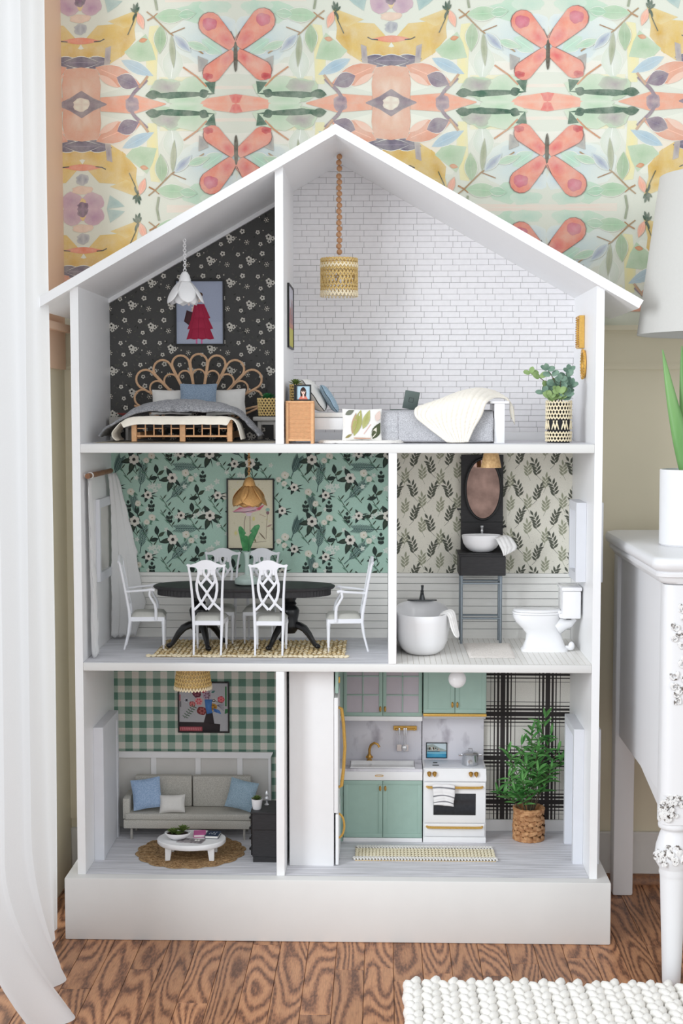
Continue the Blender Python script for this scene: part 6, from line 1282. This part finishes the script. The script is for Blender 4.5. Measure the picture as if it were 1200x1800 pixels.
ca = tw.data.color_attributes.new('ink', 'FLOAT_COLOR', 'POINT'); cc_ = []
for j in range(30):
    v = j/29; dark = any(abs(v-q) < .017 for q in (.35, .60, .82))
    for i in range(24): cc_ += [*(lin((52, 56, 72)) if dark else lin((240, 238, 238))), 1]
ca.data.foreach_set('color', cc_)
t, P, fin, w, h = frame('seaside_print', 'small black framed seaside picture on the marble behind the stove', 'picture', .1945, .2420, .3040, .3400, .3196, (206, 222, 228), .0016, .0025)
t.location.z = .3000; P.start(); P.rect(0, 0, w, h*.42, (92, 176, 208), (66, 150, 190)); P.rect(0, h*.28, w, h*.36, (150, 206, 222)); P.poly([(0, h*.42), (0, h*.85), (w*.30, h*.95), (w*.62, h*.70), (w, h*.52), (w, h*.42)], (150, 164, 160), (170, 182, 178)); rs = random.Random(12)
for k in range(22): x = rs.random()*.62; P.rect(w*x, h*(.44+rs.random()*.28), w*(x+.06), h*(.54+rs.random()*.26), rs.choice(((226, 216, 196), (206, 190, 172), (112, 116, 120), (236, 230, 220), (178, 150, 130)))); P.l -= 1
P.l += 1; P.rect(w*.05, h*.40, w*.66, h*.44, (60, 66, 76)); fin()
po = thing('cooking_pot', 'shiny steel cooking pot with lid on the right of the stove', 'pot', (.2920, .276, .2970))
MB().lathe([(.0160, 0), (.0175, .001), (.0178, .0225), (.0186, .0240), (.0178, .0246)], n=36).build('body', 'steel', po); MB().lathe([(.0188, .0246), (.0170, .0272), (.0110, .0300), (.004, .0312)], n=32).build('lid', 'steel', po)
MB().tube([(-.0042, 0, .0310), (-.0042, 0, .0355), (.0042, 0, .0355), (.0042, 0, .0310)], .0012, 6).build('lid_handle', 'steel', po)
for sg in (-1, 1): MB().tube([(sg*.0175, -.005, .0205), (sg*.0255, -.004, .0215), (sg*.0262, .004, .0215), (sg*.0175, .005, .0205)], .0013, 6).build('side_handle', 'steel', po)
# plant in hyacinth basket
kp = thing('bamboo_palm', 'leafy green bamboo plant in a woven water hyacinth basket by the plaid wall', 'potted plant', (.4230, .268, FG))
MB().lathe([(.0300, 0), (.0315, .070), (.0270, .070), (.0260, .060)], n=32).build('liner', 'basket_hyacinth', kp); m = MB(); rw = random.Random(5)
for j in range(6):
    for k in range(11):
        a = 2*PI*(k+(.5 if j % 2 else 0))/11; z = .0075+j*.0112; r_ = .0318+.001*math.sin(j); nr = Vector((math.cos(a), math.sin(a), 0)); tg = Vector((-math.sin(a), math.cos(a), .30*(1 if j % 2 else -1))); stitch(m, nr*(r_+.0005)+Vector((0, 0, z+rw.uniform(-.001, .001))), tg, nr, .0270, .0125, .0078)
m.build('weave', 'basket_hyacinth', kp, stuff=True)
for z in (.0030, .0700): MB().tube([(.0325*math.cos(2*PI*q/36), .0325*math.sin(2*PI*q/36), z+.0006*(-1)**q) for q in range(36)], .0038, 7, True).build('rim', 'basket_hyacinth', kp)
MB().lathe([(.0262, .058), (.001, .062)], n=20).build('soil', 'soil', kp)
rp_ = random.Random(21); P0 = Vector(kp.location)
for px, py, dy in ((958, 1262, .004), (935, 1285, -.010), (968, 1292, .0), (916, 1310, -.014), (893, 1322, -.008), (945, 1318, -.030), (968, 1352, -.020), (985, 1340, .004), (925, 1345, -.040), (893, 1365, -.020), (875, 1392, -.004), (905, 1392, -.040), (980, 1320, -.012), (945, 1355, -.036), (918, 1372, -.046), (945, 1290, .004)):
    tip = at(px, py, .268+dy)-P0; b0 = Vector((tip.x*.12, dy*.2, .058)); mid = Vector((tip.x*.5, (dy)*.6, .058+(tip.z-.058)*.58)); pts = [b0, b0.lerp(mid, .5), mid, mid.lerp(tip, .5), tip]; MB().tube(pts, [.0013, .0012, .0010, .0008, .0006], 5).build('stem', 'stem_brown', kp); m = MB()
    for k in range(17):
        t_ = .36+.64*k/16; i = min(3, int(t_*4)); c = pts[i].lerp(pts[i+1], t_*4-i); a = 2.4*k+rp_.random(); el = rp_.uniform(.15, 1.0)
        m.leaf(c, (math.cos(a)*math.cos(el), math.sin(a)*math.cos(el)*.6-.25, math.sin(el)), (0, -.4, 1), rp_.uniform(.024, .037), rp_.uniform(.0068, .0092), .25, .35, 5, .85)
    m.leaf(tip, (rp_.uniform(-.3, .3), -.1, 1), (0, -1, .2), .026, .0055, 0, .3, 5); m.build('foliage', 'leaf_bamboo', kp)
# ================================================================== THE ROOM'S OWN FURNITURE
# curtain: tall folds, pushed outwards at the hem
def curt(u, v):
    z = 2.2*(1-v)+.004; y = .035-.56*u
    fold = .013*math.sin(u*2*PI*2.8+.4+.25*math.sin(z*1.3))+.005*math.sin(u*2*PI*6+1+.8*v)
    fl = max(0, (.26-z)/.26)**1.8; x = -.5975+fold*(1+.5*fl)+fl*(-.006+.130*min(1, max(0, u-.05)*1.45))
    return Vector((x, y+.008*math.sin(z*3+u*9), z))
o = MB().grid(curt, 220, 70).build('curtain', 'curtain_sheer', smooth=80); tag(o, 'floor-length white curtain at the left edge before the window', 'curtain')
# dresser
dr_ = thing('dresser', 'white painted dresser with carved turned legs at the right edge', 'dresser', (.62, .02, 0)); ox, oy = .62, .02
def Rb(mb, x0, x1, y0, y1, z0, z1, bv=.003, sg=2): return mb.bx(x0-ox, x1-ox, y0-oy, y1-oy, z0, z1, bv, sg)
DX0, DX1, DY0, DY1 = .6160, 1.40, -.2450, .3200
def rrect(x0, x1, y0, y1, r_, z, n=6):
    pts = []
    for cx, cy, a0 in ((x1-r_, y1-r_, 0), (x0+r_, y1-r_, PI/2), (x0+r_, y0+r_, PI), (x1-r_, y0+r_, 3*PI/2)):
        for k in range(n+1): a = a0+PI/2*k/n; pts.append((cx+r_*math.cos(a)-ox, cy+r_*math.sin(a)-oy, z))
    return pts
def slab(off_z, r0): return loft([rrect(DX0-o_, DX1+o_, DY0-o_, DY1+min(o_, .01), r0, z) for o_, z in off_z])
slab([(.004, .770), (.008, .776), (.010, .782), (.016, .784), (.017, .790), (.014, .793), (.022, .798), (.0255, .806), (.0255, .812), (.022, .8185), (.012, .8205)], .028).build('top', 'dresser_white', dr_, smooth=50)
loft([rrect(DX0+.006, DX1-.006, DY0+.006, DY1-.004, .022, z) for z in (.365, .772)]).build('body', 'dresser_white', dr_, smooth=50)
# side frame and curved apron on the left
MB().prism([(DY0+.045-oy, .312), (DY0+.060-oy, .330), (.285-oy, .405), (.285-oy, .420), (DY0+.045-oy, .420)], 'x', DX0+.008-ox, DX0+.020-ox).build('side_apron', 'dresser_white', dr_)
for y0_, y1_ in ((.272, .318),): Rb(MB(), DX0-.003, DX0+.042, y0_, y1_, 0, .772, .005).build('leg', 'dresser_white', dr_)
Rb(MB(), DX1-.042, DX1+.003, .272, .318, 0, .772, .005).build('leg', 'dresser_white', dr_)
for x in (DX0+.030, DX1-.030):
    c = (x-ox, DY0+.030-oy, 0)
    MB().lathe([(.0165, 0), (.0172, .004), (.0245, .205), (.0250, .212), (.0270, .217), (.0260, .224), (.0270, .227), (.0335, .238), (.0355, .250), (.0330, .270), (.0265, .292), (.0240, .298), (.0245, .302), (.0290, .304), (.0300, .310), (.0275, .316)], c, 32).build('leg', 'dresser_white', dr_, smooth=60)
    loft([rrect(x-.030, x+.030, DY0-.0005, DY0+.0595, .020, z) for z in (.316, .322, .372)]).build('leg_block', 'dresser_white', dr_, smooth=50)
    loft([rrect(x-.030, x+.034, DY0-.004, DY0+.0595, .020, z) for z in (.372, .376, .768)]).build('corner_post', 'dresser_white', dr_, smooth=50)
# carved ornaments: clusters of curls standing proud of post, block and bulb
rc = random.Random(17)
def curl(m, c, nr, s_, a0, turns=1.1, w=.0026):
    nr = Vector(nr).normalized(); tx_ = nr.cross(Vector((0, 0, 1))).normalized(); tz2 = Vector((0, 0, 1)); pts = []; ra = []
    for k in range(9):
        t = k/8; a = a0+t*turns*2*PI; r_ = s_*(1-.75*t); pts.append(Vector(c)+tx_*(r_*math.cos(a))+tz2*(r_*math.sin(a))+nr*(.001+.002*t)); ra.append(w*(1-.4*t))
    m.tube(pts, ra, 6)
xL = DX0+.030-ox; yF = DY0-oy
m = MB()
for k in range(26):
    z = .735-.0070*k-.01; x = xL+rc.uniform(-.012, .016)
    if 10 < k < 15: x = xL+.012+rc.uniform(-.004, .006)
    curl(m, (x, yF-.0035, z), (0, -1, 0), rc.uniform(.005, .009), rc.uniform(0, 6), rc.choice((1, -1))*1.1)
    m.ell((x+rc.uniform(-.008, .008), yF-.005, z+.004), (.004, .003, .0055), 6, 5)
m.build('post_carving', 'carved_white', dr_); m = MB()
for k in range(34):
    a = -PI/2-1.35+2.7*k/33; z = rc.uniform(.240, .272); r_ = .0345-.006*max(0, (z-.255)/.02); nr = Vector((math.cos(a), math.sin(a), 0)); c = Vector((xL, DY0+.030-oy, z))+nr*r_; curl(m, c, nr, rc.uniform(.005, .008), rc.uniform(0, 6), 1, .0028); m.ell(c+nr*.0015, (.0036, .0036, .007), 6, 5)
m.build('bulb_carving', 'carved_white', dr_); m = MB()
for k in range(30):
    a = k/29; x = xL-.028+.050*a*rc.random(); z = .326+.044*rc.random()*(1 if x < xL-.004 else .35)+(.03 if x > xL-.004 else 0); z = min(z, .372); curl(m, (x, yF-.0015, z), (0, -1, 0), rc.uniform(.004, .008), rc.uniform(0, 6), 1, .0024); m.ell((x, yF-.002, z), (.0035, .0028, .005), 6, 5)
for k in range(10): z = rc.uniform(.322, .350); m.ell((xL-.0295, yF+.012+rc.random()*.012, z), (.0030, .0045, .0055), 6, 5)
m.build('block_carving', 'carved_white', dr_)
for k, (z0_, z1_) in enumerate(((.390, .565), (.580, .755))):
    d = Rb(MB(), DX0+.085, DX1-.085, DY0-.006, DY0+.010, z0_, z1_, .006, 3).build('drawer', 'dresser_white', dr_)
    for x in (.82, 1.20): MB().ell((x-ox, DY0-.018-oy, (z0_+z1_)/2), .014, 14, 10).build('knob', 'gold', d)
# pot with aloe, lamp
pa = thing('aloe_pot', 'white cylindrical pot with tall green aloe on the dresser', 'potted plant', (.7030, -.020, .8207)); pr_ = .0560
MB().lathe([(pr_-.004, 0), (pr_-.003, .002), (pr_-.0005, .003), (pr_, .150), (pr_-.001, .1515), (pr_-.004, .1515), (pr_-.005, .138)], n=48).build('pot', 'pot_white', pa); MB().lathe([(pr_-.005, .138), (.002, .142)], n=24).build('soil', 'soil', pa)
def aloe_leaf(pts, w0):
    m = MB(); n = len(pts); P = [Vector(p) for p in pts]; rad = [w0*(1-(k/(n-1))**1.7)+.0012 for k in range(n)]; m.tube(P, rad, 10, flat=(1, .55), up=(0, -1, .05)); m.build('leaf', 'aloe', pa, smooth=80)
def sp(p0, p1, p2, n=14): p0, p1, p2 = map(Vector, (p0, p1, p2)); return [p0*(1-t)**2+p1*2*t*(1-t)+p2*t*t for t in [k/(n-1) for k in range(n)]]
aloe_leaf(sp((.004, -.006, .136), (-.030, -.010, .240), (-.0560, -.004, .388)), .0185); aloe_leaf(sp((.010, .008, .136), (-.010, .010, .260), (-.0150, .012, .396)), .0150); aloe_leaf(sp((.022, -.010, .136), (.050, -.014, .230), (.080, -.02, .340)), .018); aloe_leaf(sp((.012, .018, .136), (.030, .030, .230), (.040, .034, .380)), .015); aloe_leaf(sp((.020, -.018, .136), (.016, -.034, .190), (.032, -.050, .260)), .015)
lm = thing('table_lamp', 'table lamp with a large white tapered drum shade on the dresser', 'lamp', (.8220, .100, .8207))
MB().lathe([(.2010, .4240), (.2010, .4260), (.1600, .7440), (.1600, .7460), (.1585, .7460), (.1995, .4250)], n=72, caps=False).build('shade', 'lampshade', lm, smooth=60)
MB().lathe([(.052, 0), (.054, .012), (.030, .026), (.016, .060), (.032, .140), (.040, .210), (.022, .290), (.011, .330), (.010, .450)], n=32).build('base', 'white_ceramic', lm); MB().ell((0, 0, .500), (.028, .028, .048), 16, 12).build('bulb', 'globe_glass', lm)
m = MB()
for k in range(3): a = 2*PI*k/3; m.tube([(.1590*math.cos(a), .1590*math.sin(a), .738), (.008*math.cos(a), .008*math.sin(a), .725)], .0016, 6)
m.tube([(0, 0, .545), (0, 0, .725)], .003, 6); m.build('spider', 'gold', lm)
# chunky rug
ru = thing('chunky_wool_rug', 'chunky cream braided wool rug in the lower right foreground', 'rug', (.14, -.285, 0)); rr = random.Random(31); wd = .0335; ln_ = .030
for k in range(27):
    m = MB(); x = .012+wd*k; y = .010+rr.uniform(-.006, .006)+(.010 if k == 0 else 0); n = 12
    for j in range(n):
        for sg in (1, -1):
            c = Vector((x+sg*wd*.20+rr.uniform(-.002, .002), y-(j+(.5 if sg < 0 else 0))*ln_, .0150+rr.uniform(-.001, .002))); d = Vector((-sg*.42, -1, .0)); R = Matrix((d.cross(Vector((0, 0, 1))).normalized(), Vector((0, 0, 1)), d.normalized())).transposed(); m.ell(c, (wd*.30, .0145, ln_*.72), 9, 7, R)
    m.build('braid', 'rug_wool', ru, smooth=80)
MB().bx(-.004, .90, -.375, .004, .0005, .0100, .003).build('backing', 'rug_wool', ru)
